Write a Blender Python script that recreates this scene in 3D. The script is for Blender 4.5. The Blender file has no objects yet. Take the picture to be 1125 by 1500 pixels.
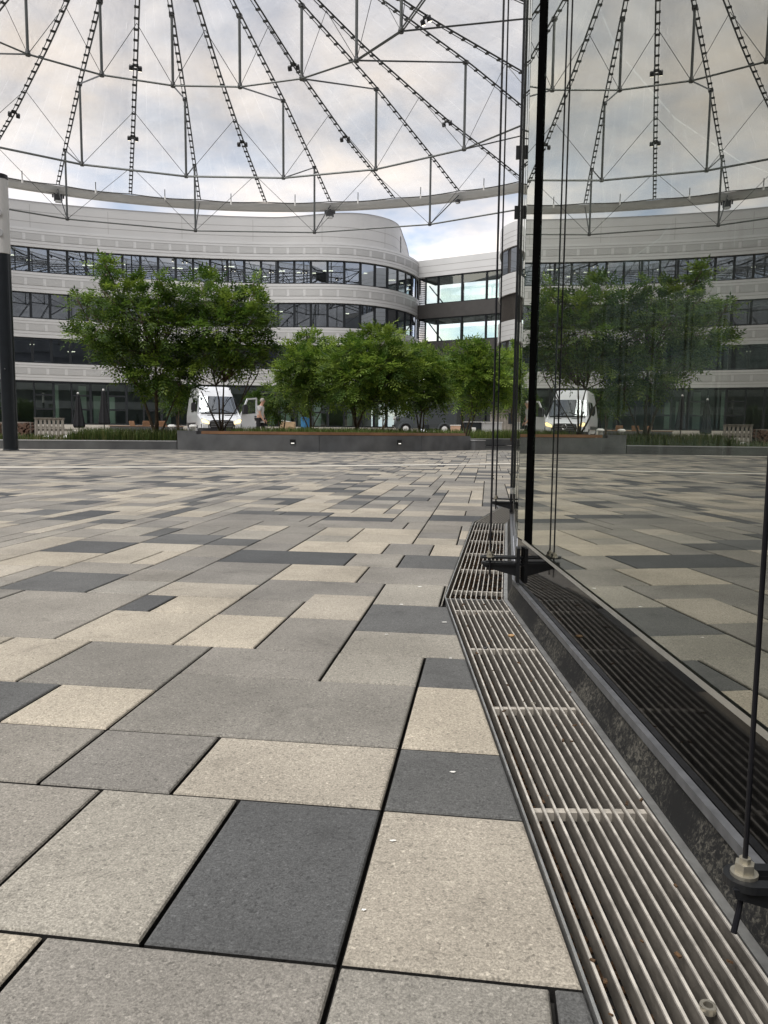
import bpy, math, random
from mathutils import Vector, Matrix, Euler
import numpy as np
random.seed(11)
R = math.radians
scene = bpy.context.scene
col = scene.collection
D = bpy.data

# ------------------------------------------------------------------ camera
H_CAM, F_PX, PITCH, ROLL = 0.5, 1127.0, R(6.04), R(0.567)
fwd = Vector((0, math.cos(PITCH), -math.sin(PITCH)))
up0 = Vector((0, math.sin(PITCH), math.cos(PITCH)))
rt0 = Vector((1, 0, 0))
RT = math.cos(ROLL) * rt0 + math.sin(ROLL) * up0
UP = -math.sin(ROLL) * rt0 + math.cos(ROLL) * up0
EYE = Vector((0, 0, H_CAM))

def ray(x, y):
    return RT * ((x - 562.5) / F_PX) - UP * ((y - 750.0) / F_PX) + fwd

def at(x, y, Y):
    """survey point: where the sight line through a photo pixel is Y metres ahead"""
    d = ray(x, y)
    return EYE + d * (Y / d.y)

def ground(x, y, z=0.0):
    d = ray(x, y)
    return EYE + d * ((z - H_CAM) / d.z)

cam = D.objects.new('camera', D.cameras.new('camera'))
col.objects.link(cam)
cam.matrix_world = Matrix(((RT.x, UP.x, -fwd.x, 0), (RT.y, UP.y, -fwd.y, 0), (RT.z, UP.z, -fwd.z, H_CAM), (0, 0, 0, 1)))
cam.data.sensor_fit = 'VERTICAL'
cam.data.sensor_height = 36.0
cam.data.lens = 36.0 * F_PX / 1500.0
cam.data.clip_start = 0.02
cam.data.clip_end = 3000
scene.camera = cam

# ------------------------------------------------------------------ materials
def new_mat(name):
    m = D.materials.new(name)
    m.use_nodes = True
    nt = m.node_tree
    for n in list(nt.nodes):
        nt.nodes.remove(n)
    out = nt.nodes.new('ShaderNodeOutputMaterial')
    return m, nt, out

def N(nt, t, **kw):
    n = nt.nodes.new(t)
    for k, v in kw.items():
        if k.startswith('i_'):
            n.inputs[k[2:].replace('_', ' ')].default_value = v
        else:
            setattr(n, k, v)
    return n

def mat(name, c, rough=0.6, metal=0.0, var=0.12, scale=6.0, bump=0.0, bscale=60.0, spec=0.5, emit=None, estr=0.0, coat=0.0):
    m, nt, out = new_mat(name)
    b = N(nt, 'ShaderNodeBsdfPrincipled')
    b.inputs['Roughness'].default_value = rough
    b.inputs['Metallic'].default_value = metal
    b.inputs['Specular IOR Level'].default_value = spec
    b.inputs['Coat Weight'].default_value = coat
    tc = N(nt, 'ShaderNodeTexCoord')
    nz = N(nt, 'ShaderNodeTexNoise', i_Scale=scale, i_Detail=5.0)
    nt.links.new(tc.outputs['Object'], nz.inputs['Vector'])
    rp = N(nt, 'ShaderNodeMapRange')
    rp.inputs['From Min'].default_value = 0.25
    rp.inputs['From Max'].default_value = 0.75
    rp.inputs['To Min'].default_value = 1 - var
    rp.inputs['To Max'].default_value = 1 + var
    nt.links.new(nz.outputs['Fac'], rp.inputs['Value'])
    mx = N(nt, 'ShaderNodeVectorMath', operation='SCALE')
    mx.inputs[0].default_value = c[:3]
    nt.links.new(rp.outputs['Result'], mx.inputs['Scale'])
    nt.links.new(mx.outputs['Vector'], b.inputs['Base Color'])
    if bump > 0:
        n2 = N(nt, 'ShaderNodeTexNoise', i_Scale=bscale, i_Detail=4.0)
        nt.links.new(tc.outputs['Object'], n2.inputs['Vector'])
        bp = N(nt, 'ShaderNodeBump', i_Strength=bump)
        bp.inputs['Distance'].default_value = 0.01
        nt.links.new(n2.outputs['Fac'], bp.inputs['Height'])
        nt.links.new(bp.outputs['Normal'], b.inputs['Normal'])
    if emit:
        b.inputs['Emission Color'].default_value = (*emit, 1)
        b.inputs['Emission Strength'].default_value = estr
    nt.links.new(b.outputs[0], out.inputs[0])
    return m

def glass_mat(name, refl, a, k, trans, rough=0.0, wav=0.0, dust=0.0, power=1.0):
    """reflective coated pane: mirror share rises towards grazing, rest passes tinted"""
    m, nt, out = new_mat(name)
    lw = N(nt, 'ShaderNodeLayerWeight', i_Blend=0.5)
    ma = N(nt, 'ShaderNodeMath', operation='MULTIPLY_ADD')
    ma.inputs[1].default_value = k
    ma.inputs[2].default_value = a
    pw = N(nt, 'ShaderNodeMath', operation='POWER'); pw.inputs[1].default_value = power
    nt.links.new(lw.outputs['Facing'], pw.inputs[0]); nt.links.new(pw.outputs[0], ma.inputs[0])
    gl = N(nt, 'ShaderNodeBsdfGlossy')
    gl.inputs['Color'].default_value = (*refl, 1)
    gl.inputs['Roughness'].default_value = rough
    tr = N(nt, 'ShaderNodeBsdfTransparent')
    tr.inputs['Color'].default_value = (*trans, 1)
    mx = N(nt, 'ShaderNodeMixShader')
    nt.links.new(ma.outputs[0], mx.inputs[0])
    nt.links.new(tr.outputs[0], mx.inputs[1])
    nt.links.new(gl.outputs[0], mx.inputs[2])
    if wav > 0:
        tc = N(nt, 'ShaderNodeTexCoord')
        nz = N(nt, 'ShaderNodeTexNoise', i_Scale=0.7, i_Detail=1.0)
        nt.links.new(tc.outputs['Object'], nz.inputs['Vector'])
        bp = N(nt, 'ShaderNodeBump', i_Strength=wav)
        bp.inputs['Distance'].default_value = 0.02
        nt.links.new(nz.outputs['Fac'], bp.inputs['Height'])
        nt.links.new(bp.outputs['Normal'], gl.inputs['Normal'])
    if dust > 0:                         # thin grey film with wiped streaks
        tc = N(nt, 'ShaderNodeTexCoord')
        mp = N(nt, 'ShaderNodeMapping'); mp.inputs['Scale'].default_value = (3, 3, .6)
        n2 = N(nt, 'ShaderNodeTexNoise', i_Scale=1.6, i_Detail=6.0, i_Roughness=.65)
        n3 = N(nt, 'ShaderNodeTexNoise', i_Scale=160.0, i_Detail=2.0)
        nt.links.new(tc.outputs['Object'], mp.inputs[0]); nt.links.new(mp.outputs[0], n2.inputs['Vector'])
        nt.links.new(tc.outputs['Object'], n3.inputs['Vector'])
        mu_ = N(nt, 'ShaderNodeMath', operation='MULTIPLY'); nt.links.new(n2.outputs['Fac'], mu_.inputs[0]); nt.links.new(n3.outputs['Fac'], mu_.inputs[1])
        sc_ = N(nt, 'ShaderNodeMath', operation='MULTIPLY'); sc_.inputs[1].default_value = dust * 4; nt.links.new(mu_.outputs[0], sc_.inputs[0])
        df = N(nt, 'ShaderNodeBsdfDiffuse'); df.inputs['Color'].default_value = (.42, .41, .37, 1)
        m2 = N(nt, 'ShaderNodeMixShader'); nt.links.new(sc_.outputs[0], m2.inputs[0])
        nt.links.new(mx.outputs[0], m2.inputs[1]); nt.links.new(df.outputs[0], m2.inputs[2])
        mx = m2
    nt.links.new(mx.outputs[0], out.inputs[0])
    return m

def attr_mat(name, rough, speck=0.0, bump=0.0, trans=0.0, spec=0.5):
    """colour from each unit's own paint/clay colour, plus grain"""
    m, nt, out = new_mat(name)
    b = N(nt, 'ShaderNodeBsdfPrincipled')
    b.inputs['Roughness'].default_value = rough
    b.inputs['Specular IOR Level'].default_value = spec
    at_ = N(nt, 'ShaderNodeAttribute', attribute_name='Col')
    last = at_.outputs['Color']
    tc = N(nt, 'ShaderNodeTexCoord')
    if speck > 0:
        # fine grain, medium grains, soft stains
        n1 = N(nt, 'ShaderNodeTexNoise', i_Scale=430.0, i_Detail=3.0, i_Roughness=0.7)
        n2 = N(nt, 'ShaderNodeTexNoise', i_Scale=3.2, i_Detail=4.0)
        v = N(nt, 'ShaderNodeTexVoronoi', i_Scale=420.0)
        v2 = N(nt, 'ShaderNodeTexVoronoi', i_Scale=300.0)
        for n in (n1, n2, v, v2):
            nt.links.new(tc.outputs['Object'], n.inputs['Vector'])
        def rng(src, f0, f1, t0, t1):
            r = N(nt, 'ShaderNodeMapRange')
            for k_, q in zip(('From Min', 'From Max', 'To Min', 'To Max'), (f0, f1, t0, t1)):
                r.inputs[k_].default_value = q
            nt.links.new(src, r.inputs['Value'])
            return r.outputs['Result']
        def mul(a, bb):
            q = N(nt, 'ShaderNodeMath', operation='MULTIPLY')
            nt.links.new(a, q.inputs[0]); nt.links.new(bb, q.inputs[1])
            return q.outputs[0]
        sep = N(nt, 'ShaderNodeSeparateColor')
        nt.links.new(v.outputs['Color'], sep.inputs[0])
        sep2 = N(nt, 'ShaderNodeSeparateColor')
        nt.links.new(v2.outputs['Color'], sep2.inputs[0])
        g = mul(rng(n1.outputs['Fac'], .28, .72, 1 - speck, 1 + speck), rng(n2.outputs['Fac'], .3, .7, .80, 1.15))
        n4 = N(nt, 'ShaderNodeTexNoise', i_Scale=7.5, i_Detail=7.0, i_Roughness=.7, i_Distortion=.8)
        n5 = N(nt, 'ShaderNodeTexNoise', i_Scale=23.0, i_Detail=5.0, i_Roughness=.7, i_Distortion=1.5)
        for n in (n4, n5): nt.links.new(tc.outputs['Object'], n.inputs['Vector'])
        g = mul(g, rng(n4.outputs['Fac'], .55, .69, 1.0, .78))    # damp stains
        g = mul(g, rng(n5.outputs['Fac'], .61, .76, 1.0, 1.34))   # rubbed pale scuffs
        g = mul(g, rng(sep.outputs[0], 0.0, 1.0, .80, 1.16))
        g = mul(g, rng(sep2.outputs[1], .86, .97, 1.0, .68))     # scattered dark chips
        g = mul(g, rng(sep2.outputs[2], .95, .99, 1.0, 1.35))   # scattered pale chips
        sc_ = N(nt, 'ShaderNodeVectorMath', operation='SCALE')
        nt.links.new(last, sc_.inputs[0]); nt.links.new(g, sc_.inputs['Scale'])
        last = sc_.outputs['Vector']
        if bump > 0:
            bp = N(nt, 'ShaderNodeBump', i_Strength=bump)
            bp.inputs['Distance'].default_value = 0.002
            nt.links.new(n1.outputs['Fac'], bp.inputs['Height'])
            nt.links.new(bp.outputs['Normal'], b.inputs['Normal'])
    nt.links.new(last, b.inputs['Base Color'])
    sh = b.outputs[0]
    if trans > 0:
        t = N(nt, 'ShaderNodeBsdfTranslucent')
        nt.links.new(last, t.inputs['Color'])
        mx = N(nt, 'ShaderNodeMixShader')
        mx.inputs[0].default_value = trans
        nt.links.new(sh, mx.inputs[1]); nt.links.new(t.outputs[0], mx.inputs[2])
        sh = mx.outputs[0]
    nt.links.new(sh, out.inputs[0])
    return m

def membrane_mat():
    m, nt, out = new_mat('printed_foil')
    tc = N(nt, 'ShaderNodeTexCoord')
    nz = N(nt, 'ShaderNodeTexNoise', i_Scale=0.35, i_Detail=6.0, i_Roughness=0.6)
    n2 = N(nt, 'ShaderNodeTexNoise', i_Scale=1.3, i_Detail=3.0, i_Distortion=1.5)
    nt.links.new(tc.outputs['Object'], nz.inputs['Vector'])
    nt.links.new(tc.outputs['Object'], n2.inputs['Vector'])
    bp = N(nt, 'ShaderNodeBump', i_Strength=0.6)
    bp.inputs['Distance'].default_value = 0.12
    nt.links.new(n2.outputs['Fac'], bp.inputs['Height'])
    tr = N(nt, 'ShaderNodeBsdfTransparent')
    tr.inputs['Color'].default_value = (0.84, 0.85, 0.87, 1)
    tl = N(nt, 'ShaderNodeBsdfTranslucent')
    tl.inputs['Color'].default_value = (0.86, 0.85, 0.84, 1)
    gl = N(nt, 'ShaderNodeBsdfGlossy')
    gl.inputs['Color'].default_value = (0.8, 0.8, 0.8, 1)
    gl.inputs['Roughness'].default_value = 0.12
    for s in (tl, gl):
        nt.links.new(bp.outputs['Normal'], s.inputs['Normal'])
    r = N(nt, 'ShaderNodeMapRange')
    for k_, q in zip(('From Min', 'From Max', 'To Min', 'To Max'), (.3, .7, .14, .26)):
        r.inputs[k_].default_value = q
    nt.links.new(nz.outputs['Fac'], r.inputs['Value'])
    sx_ = N(nt, 'ShaderNodeSeparateXYZ'); nt.links.new(tc.outputs['Object'], sx_.inputs[0])
    an = N(nt, 'ShaderNodeMath', operation='ARCTAN2'); nt.links.new(sx_.outputs['X'], an.inputs[0]); nt.links.new(sx_.outputs['Y'], an.inputs[1])
    sc_ = N(nt, 'ShaderNodeMath', operation='MULTIPLY_ADD'); sc_.inputs[1].default_value = 160 / (2 * math.pi); sc_.inputs[2].default_value = 80.484
    nt.links.new(an.outputs[0], sc_.inputs[0])
    fr = N(nt, 'ShaderNodeMath', operation='PINGPONG'); fr.inputs[1].default_value = .5; nt.links.new(sc_.outputs[0], fr.inputs[0])
    rr = N(nt, 'ShaderNodeMapRange')
    for k_, q in zip(('From Min', 'From Max', 'To Min', 'To Max'), (.0, .04, .07, .0)):
        rr.inputs[k_].default_value = q
    nt.links.new(fr.outputs[0], rr.inputs['Value'])
    sm = N(nt, 'ShaderNodeMath', operation='ADD'); nt.links.new(r.outputs['Result'], sm.inputs[0]); nt.links.new(rr.outputs['Result'], sm.inputs[1])
    m1 = N(nt, 'ShaderNodeMixShader')
    nt.links.new(sm.outputs[0], m1.inputs[0])
    nt.links.new(tr.outputs[0], m1.inputs[1]); nt.links.new(tl.outputs[0], m1.inputs[2])
    m2 = N(nt, 'ShaderNodeMixShader')
    m2.inputs[0].default_value = 0.07
    nt.links.new(m1.outputs[0], m2.inputs[1]); nt.links.new(gl.outputs[0], m2.inputs[2])
    nt.links.new(m2.outputs[0], out.inputs[0])
    return m

M = dict(
    paver=attr_mat('concrete_paver', .72, speck=.40, bump=.5, spec=.35),
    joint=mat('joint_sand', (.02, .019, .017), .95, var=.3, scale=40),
    stripe=mat('pale_paving_band', (.62, .58, .5), .7, var=.1, scale=8),
    ground=mat('far_paving', (.36, .34, .3), .85, var=.15, scale=.6),
    upper=mat('pale_terrace_paving', (.5, .47, .42), .8, var=.1, scale=1.5),
    soil=mat('planter_soil', (.045, .032, .022), .95, var=.4, scale=20, bump=.6),
    steel=mat('galvanised_steel', (.52, .52, .5), .36, .85, var=.28, scale=30, bump=.08, bscale=90),
    steeldirty=mat('weathered_grate_steel', (.19, .172, .148), .55, .4, var=.35, scale=24, bump=.15, bscale=120),
    wornhighlight=mat('worn_highlight_steel', (.54, .505, .45), .4, .3, var=.45, scale=38),
    crossbar=mat('grate_crossbar_steel', (.5, .46, .4), .5, .35, var=.35, scale=60),
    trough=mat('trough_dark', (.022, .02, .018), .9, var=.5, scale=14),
    debris=mat('brown_leaf_debris', (.085, .046, .02), .9, var=.6, scale=80, bump=.5, bscale=150),
    pebble=mat('brown_pebble', (.36, .22, .10), .6, var=.3, scale=60),
    black=mat('black_cast_metal', (.012, .013, .015), .42, .2, var=.25, scale=30, bump=.05),
    basepanel=mat('black_base_panel', (.006, .006, .006), .05, var=.5, scale=60, spec=.15),
    blackmatte=mat('matte_black_profile', (.003, .003, .003), .9, var=.3, scale=30, spec=.0),
    blackrub=mat('black_print', (.006, .006, .007), .25, var=.2, scale=20),
    cable=mat('black_cable', (.01, .01, .013), .35, .3, var=.1),
    nut=mat('zinc_nut', (.45, .42, .35), .4, .8, var=.2, scale=90),
    silver=mat('anodised_profile', (.55, .55, .52), .32, .8, var=.12, scale=20),
    ledge=mat('grey_ledge_profile', (.22, .225, .235), .38, .6, var=.3, scale=40),
    darkframe=mat('dark_window_frame', (.022, .026, .03), .4, .4, var=.1),
    facade=mat('pale_aluminium_cladding', (.575, .575, .57), .42, .25, var=.05, scale=.5),
    facade2=mat('attic_cladding', (.49, .485, .475), .45, .2, var=.05, scale=.4),
    vent=mat('perforated_vent_metal', (.42, .42, .415), .6, .2, var=.12, scale=40),
    seam=mat('cladding_shadow_gap', (.25, .24, .23), .7, var=.1),
    darkclad=mat('dark_panel_cladding', (.05, .047, .045), .5, .2, var=.15, scale=2),
    oppclad=mat('grey_rear_cladding', (.13, .135, .14), .6, var=.3, scale=.3),
    slatclad=mat('brown_slat_cladding', (.07, .062, .055), .5, .1, var=.25, scale=8),
    interior=mat('interior_wall', (.24, .25, .24), .8, var=.25, scale=.8),
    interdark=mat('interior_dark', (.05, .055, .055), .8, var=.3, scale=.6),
    blind=mat('pale_green_blind', (.55, .66, .58), .7, var=.08),
    lampemit=mat('lit_office_lamp', (.9, .85, .7), .5, emit=(1, .9, .7), estr=3.0),
    pane=glass_mat('office_pane', (.76, .82, .90), .33, .5, (.30, .36, .36)),
    bridgepane=glass_mat('bridge_pane', (.88, .96, .93), .12, .4, (.86, .97, .92)),
    shoppane=glass_mat('shopfront_pane', (.66, .72, .70), .22, .45, (.62, .72, .66)),
    pavglass=glass_mat('pavilion_glass', (.90, .915, .855), .06, .88, (.26, .31, .285), wav=.012, dust=.014, power=1.3),
    darkglass=glass_mat('vehicle_glass', (.8, .85, .88), .2, .6, (.08, .09, .09)),
    carwhite=mat('white_paint', (.78, .79, .80), .25, var=.02, coat=.6),
    plasticblack=mat('black_plastic', (.018, .018, .02), .5, var=.15),
    chrome=mat('chrome_trim', (.6, .6, .6), .15, 1.0, var=.05),
    headlight=mat('lit_headlight', (.95, .85, .55), .2, emit=(1, .72, .3), estr=1.6),
    tyre=mat('tyre_rubber', (.02, .02, .02), .85, var=.2),
    rimwhite=mat('white_hub', (.75, .74, .72), .4, var=.05),
    rimgrey=mat('grey_rim', (.35, .35, .36), .35, .7, var=.05),
    greypaint=mat('slate_grey_paint', (.075, .085, .092), .45, var=.08),
    tubesteel=mat('painted_grey_tube', (.095, .10, .095), .42, .5, var=.12),
    ribsteel=mat('dark_rib_cable', (.032, .034, .032), .45, .4, var=.2),
    clamp=mat('dark_clamp', (.05, .05, .048), .5, .3),
    ringbeam=mat('ring_beam_paint', (.46, .46, .45), .5, .2, var=.08, scale=1),
    keder=mat('black_keder', (.008, .008, .008), .6),
    foil=membrane_mat(),
    whitepole=mat('white_enamel', (.68, .67, .64), .45, var=.07, scale=4),
    anthracite=mat('anthracite_paint', (.018, .022, .026), .38, .2, var=.15),
    concrete=mat('dark_precast_concrete', (.11, .112, .113), .72, var=.32, scale=2.6, bump=.15, bscale=30),
    concretecap=mat('pale_kerb_cap', (.45, .45, .44), .7, var=.12, scale=6),
    wood=mat('bench_hardwood', (.24, .125, .062), .55, var=.25, scale=3, bump=.2, bscale=25),
    greywood=mat('weathered_pallet_wood', (.27, .245, .21), .85, var=.3, scale=5, bump=.3),
    logs=mat('brown_split_wood', (.13, .075, .05), .8, var=.5, scale=9),
    bark=mat('grey_brown_bark', (.13, .095, .062), .9, var=.35, scale=14, bump=.5, bscale=40),
    leaf=attr_mat('green_leaf', .5, trans=.38, spec=.35),
    grass=attr_mat('grass_blade', .6, trans=.3, spec=.3),
    parasol=mat('black_parasol_cloth', (.012, .012, .014), .85, var=.3, scale=8),
    stone=mat('white_stone', (.75, .74, .70), .7, var=.06),
    cardboard=mat('cardboard', (.42, .30, .18), .8, var=.15, scale=5),
    blue=mat('blue_panel', (.03, .16, .33), .5),
    skin=mat('skin', (.52, .30, .21), .6, var=.08, scale=12),
    shirt=mat('grey_tshirt', (.50, .49, .47), .9, var=.06, scale=10),
    trousers=mat('black_trousers', (.016, .015, .017), .85),
    hair=mat('grey_hair', (.36, .34, .31), .8, var=.2, scale=60),
    bag=mat('white_stick', (.7, .7, .68), .5),
    stepblack=mat('step_light_housing', (.006, .006, .006), .5),
    steplit=mat('step_light_lens', (.9, .9, .85), .5, emit=(1, .97, .9), estr=.5),
    pink=mat('salmon_box', (.62, .40, .28), .7, var=.1),
    paleflash=mat('pale_flashing', (.4, .4, .38), .5, .3, var=.15),
    corewall=mat('pavilion_core_wall', (.03, .034, .033), .6, var=.3, scale=.7),
    corepale=mat('pavilion_pale_partition', (.55, .68, .62), .5, var=.1, scale=.5),
)

def dirty_flash():
    m, nt, out = new_mat('dirty_black_flashing')
    b = N(nt, 'ShaderNodeBsdfPrincipled')
    b.inputs['Roughness'].default_value = .6
    b.inputs['Specular IOR Level'].default_value = .15
    tc = N(nt, 'ShaderNodeTexCoord')
    n1 = N(nt, 'ShaderNodeTexNoise', i_Scale=130.0, i_Detail=8.0, i_Roughness=.8, i_Distortion=.8)
    n2 = N(nt, 'ShaderNodeTexNoise', i_Scale=7.0, i_Detail=3.0)
    for n in (n1, n2):
        nt.links.new(tc.outputs['Object'], n.inputs['Vector'])
    ad = N(nt, 'ShaderNodeMath', operation='MULTIPLY_ADD')
    ad.inputs[1].default_value = .45; 
    nt.links.new(n2.outputs['Fac'], ad.inputs[0]); nt.links.new(n1.outputs['Fac'], ad.inputs[2])
    cr = N(nt, 'ShaderNodeValToRGB')
    e = cr.color_ramp.elements
    e[0].position = .73; e[0].color = (.014, .014, .014, 1)
    e[1].position = .95; e[1].color = (.16, .15, .125, 1)
    nt.links.new(ad.outputs[0], cr.inputs[0])
    nt.links.new(cr.outputs[0], b.inputs['Base Color'])
    nt.links.new(b.outputs[0], out.inputs[0])
    return m
M['flash'] = dirty_flash()

# ------------------------------------------------------------------ helpers
def tag(o, label=None, cat=None, group=None, kind=None):
    if label: o['label'] = label
    if cat: o['category'] = cat
    if group: o['group'] = group
    if kind: o['kind'] = kind
    return o

def thing(name, label, cat, loc=(0, 0, 0), rz=0.0, group=None):
    o = D.objects.new(name, None)
    o.empty_display_size = .3
    col.objects.link(o)
    o.location = loc
    o.rotation_euler = (0, 0, rz)
    return tag(o, label, cat, group)

class MB:
    def __init__(s):
        s.v, s.f, s.c = [], [], []
    def face(s, pts, c=None):
        n = len(s.v)
        s.v += [tuple(p) for p in pts]
        s.f.append(tuple(range(n, n + len(pts))))
        s.c.append(c)
        return s
    def box(s, c, d, rot=None, open_=None):
        x, y, z = d[0] / 2, d[1] / 2, d[2] / 2
        P = [Vector((a * x, b * y, e * z)) for e in (-1, 1) for b in (-1, 1) for a in (-1, 1)]
        if rot is not None:
            P = [rot @ p for p in P]
        P = [p + Vector(c) for p in P]
        n = len(s.v)
        s.v += [tuple(p) for p in P]
        for f in ((0, 2, 3, 1), (4, 5, 7, 6), (0, 1, 5, 4), (2, 6, 7, 3), (0, 4, 6, 2), (1, 3, 7, 5)):
            s.f.append(tuple(n + i for i in f)); s.c.append(None)
        return s
    def bar(s, p, q, w, h, upv=(0, 0, 1)):
        """rectangular bar from p to q, w sideways, h along up"""
        p, q = Vector(p), Vector(q)
        d = (q - p).normalized(); u = Vector(upv)
        sd = d.cross(u).normalized(); u = sd.cross(d).normalized()
        n = len(s.v)
        for e in (p, q):
            for a, b in ((-1, -1), (1, -1), (1, 1), (-1, 1)):
                s.v.append(tuple(e + sd * (a * w / 2) + u * (b * h / 2)))
        for f in ((3, 2, 1, 0), (4, 5, 6, 7), (0, 1, 5, 4), (1, 2, 6, 5), (2, 3, 7, 6), (3, 0, 4, 7)):
            s.f.append(tuple(n + i for i in f)); s.c.append(None)
        return s
    def tube(s, pts, rad, n=6, caps=True):
        pts = [Vector(p) for p in pts]
        rad = [rad] * len(pts) if not isinstance(rad, (list, tuple)) else rad
        base = len(s.v)
        prev = None
        for i, p in enumerate(pts):
            d = (pts[min(i + 1, len(pts) - 1)] - pts[max(i - 1, 0)]).normalized()
            if prev is None:
                a = d.cross(Vector((0, 0, 1)))
                if a.length < 1e-3: a = d.cross(Vector((1, 0, 0)))
            else:
                a = prev - d * prev.dot(d)
            a.normalize(); prev = a
            b = d.cross(a)
            for k in range(n):
                t = 2 * math.pi * k / n
                s.v.append(tuple(p + (a * math.cos(t) + b * math.sin(t)) * rad[i]))
        for i in range(len(pts) - 1):
            for k in range(n):
                k2 = (k + 1) % n
                s.f.append((base + i * n + k, base + i * n + k2, base + (i + 1) * n + k2, base + (i + 1) * n + k)); s.c.append(None)
        if caps:
            s.f.append(tuple(base + k for k in reversed(range(n)))); s.c.append(None)
            s.f.append(tuple(base + (len(pts) - 1) * n + k for k in range(n))); s.c.append(None)
        return s
    def lathe(s, prof, n=16, c=(0, 0, 0), jit=0):
        base = len(s.v)
        for r_, z_ in prof:
            for k in range(n):
                t = 2 * math.pi * k / n
                q = r_ * (1 + (jit if k % 2 else -jit))
                s.v.append((c[0] + q * math.cos(t), c[1] + q * math.sin(t), c[2] + z_))
        for i in range(len(prof) - 1):
            for k in range(n):
                k2 = (k + 1) % n
                s.f.append((base + i * n + k, base + i * n + k2, base + (i + 1) * n + k2, base + (i + 1) * n + k)); s.c.append(None)
        s.f.append(tuple(base + k for k in reversed(range(n)))); s.c.append(None)
        s.f.append(tuple(base + (len(prof) - 1) * n + k for k in range(n))); s.c.append(None)
        return s
    def prism(s, poly, t, fn):
        """poly 2D outline extruded thickness t; fn maps (a,b,depth)->xyz"""
        n = len(s.v); k = len(poly)
        for dep in (0, t):
            s.v += [tuple(fn(a, b, dep)) for a, b in poly]
        s.f.append(tuple(n + i for i in range(k))); s.c.append(None)
        s.f.append(tuple(n + k + i for i in reversed(range(k)))); s.c.append(None)
        for i in range(k):
            j = (i + 1) % k
            s.f.append((n + j, n + i, n + k + i, n + k + j)); s.c.append(None)
        return s
    def wall(s, pts, z0, z1, thick, nrm, closed=False):
        """wall along 2D points; outer face on pts, thickness against nrm side"""
        n = len(s.v); k = len(pts)
        for (p, q) in zip(pts, nrm):
            a = (p[0], p[1]); b = (p[0] - q[0] * thick, p[1] - q[1] * thick)
            s.v += [(a[0], a[1], z0), (a[0], a[1], z1), (b[0], b[1], z1), (b[0], b[1], z0)]
        for i in range(k - 1):
            for e in range(4):
                e2 = (e + 1) % 4
                s.f.append((n + 4 * i + e, n + 4 * i + e2, n + 4 * (i + 1) + e2, n + 4 * (i + 1) + e)); s.c.append(None)
        s.f.append((n, n + 3, n + 2, n + 1)); s.c.append(None)
        m_ = n + 4 * (k - 1)
        s.f.append((m_, m_ + 1, m_ + 2, m_ + 3)); s.c.append(None)
        return s
    def build(s, name, m, parent=None, smooth=False, world=False, fixn=True):
        me = D.meshes.new(name)
        v = s.v
        if parent is not None and world:
            p = parent
            while p.parent: p = p.parent
            L = p.location
            v = [(a - L.x, b - L.y, c - L.z) for a, b, c in v]
        me.from_pydata(v, [], s.f)
        if any(c is not None for c in s.c):
            ca = me.color_attributes.new('Col', 'FLOAT_COLOR', 'CORNER')
            arr = []
            for f, c in zip(s.f, s.c):
                c = c or (.5, .5, .5)
                arr += [c[0], c[1], c[2], 1.0] * len(f)
            ca.data.foreach_set('color', arr)
        if smooth:
            me.polygons.foreach_set('use_smooth', [True] * len(me.polygons))
        me.update()
        if fixn and not any(c is not None for c in s.c):
            import bmesh
            bm = bmesh.new(); bm.from_mesh(me)
            bmesh.ops.recalc_face_normals(bm, faces=bm.faces)
            bm.to_mesh(me); bm.free()
        me.materials.append(m)
        o = D.objects.new(name, me)
        col.objects.link(o)
        if parent is not None:
            o.parent = parent
        return o

def copy_tree(o, parent=None):
    c = o.copy(); col.objects.link(c)
    if parent is not None: c.parent = parent
    for ch in list(o.children):
        copy_tree(ch, c)
    return c

def lerp(a, b, t): return a + (b - a) * t
def catmull(P, n):
    P = [Vector(p) for p in P]
    Q = [P[0] * 2 - P[1]] + P + [P[-1] * 2 - P[-2]]
    out = []
    for i in range(1, len(Q) - 2):
        for k in range(n):
            t = k / n
            a, b, c, d = Q[i - 1:i + 3]
            out.append(.5 * ((2 * b) + (c - a) * t + (2 * a - 5 * b + 4 * c - d) * t * t + (3 * b - a - 3 * c + d) * t ** 3))
    out.append(P[-1])
    return out
def resample(P, step):
    L = [0]
    for a, b in zip(P, P[1:]): L.append(L[-1] + (b - a).length)
    n = max(1, round(L[-1] / step)); res = []; j = 0
    for i in range(n + 1):
        s = L[-1] * i / n
        while j < len(L) - 2 and L[j + 1] < s: j += 1
        t = (s - L[j]) / max(1e-9, L[j + 1] - L[j])
        res.append(P[j].lerp(P[j + 1], t))
    return res
def normals2(P, flip=1):
    out = []
    for i in range(len(P)):
        d = P[min(i + 1, len(P) - 1)] - P[max(i - 1, 0)]
        d = Vector((d.x, d.y)).normalized()
        out.append(Vector((d.y, -d.x)) * flip)
    return out

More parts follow.
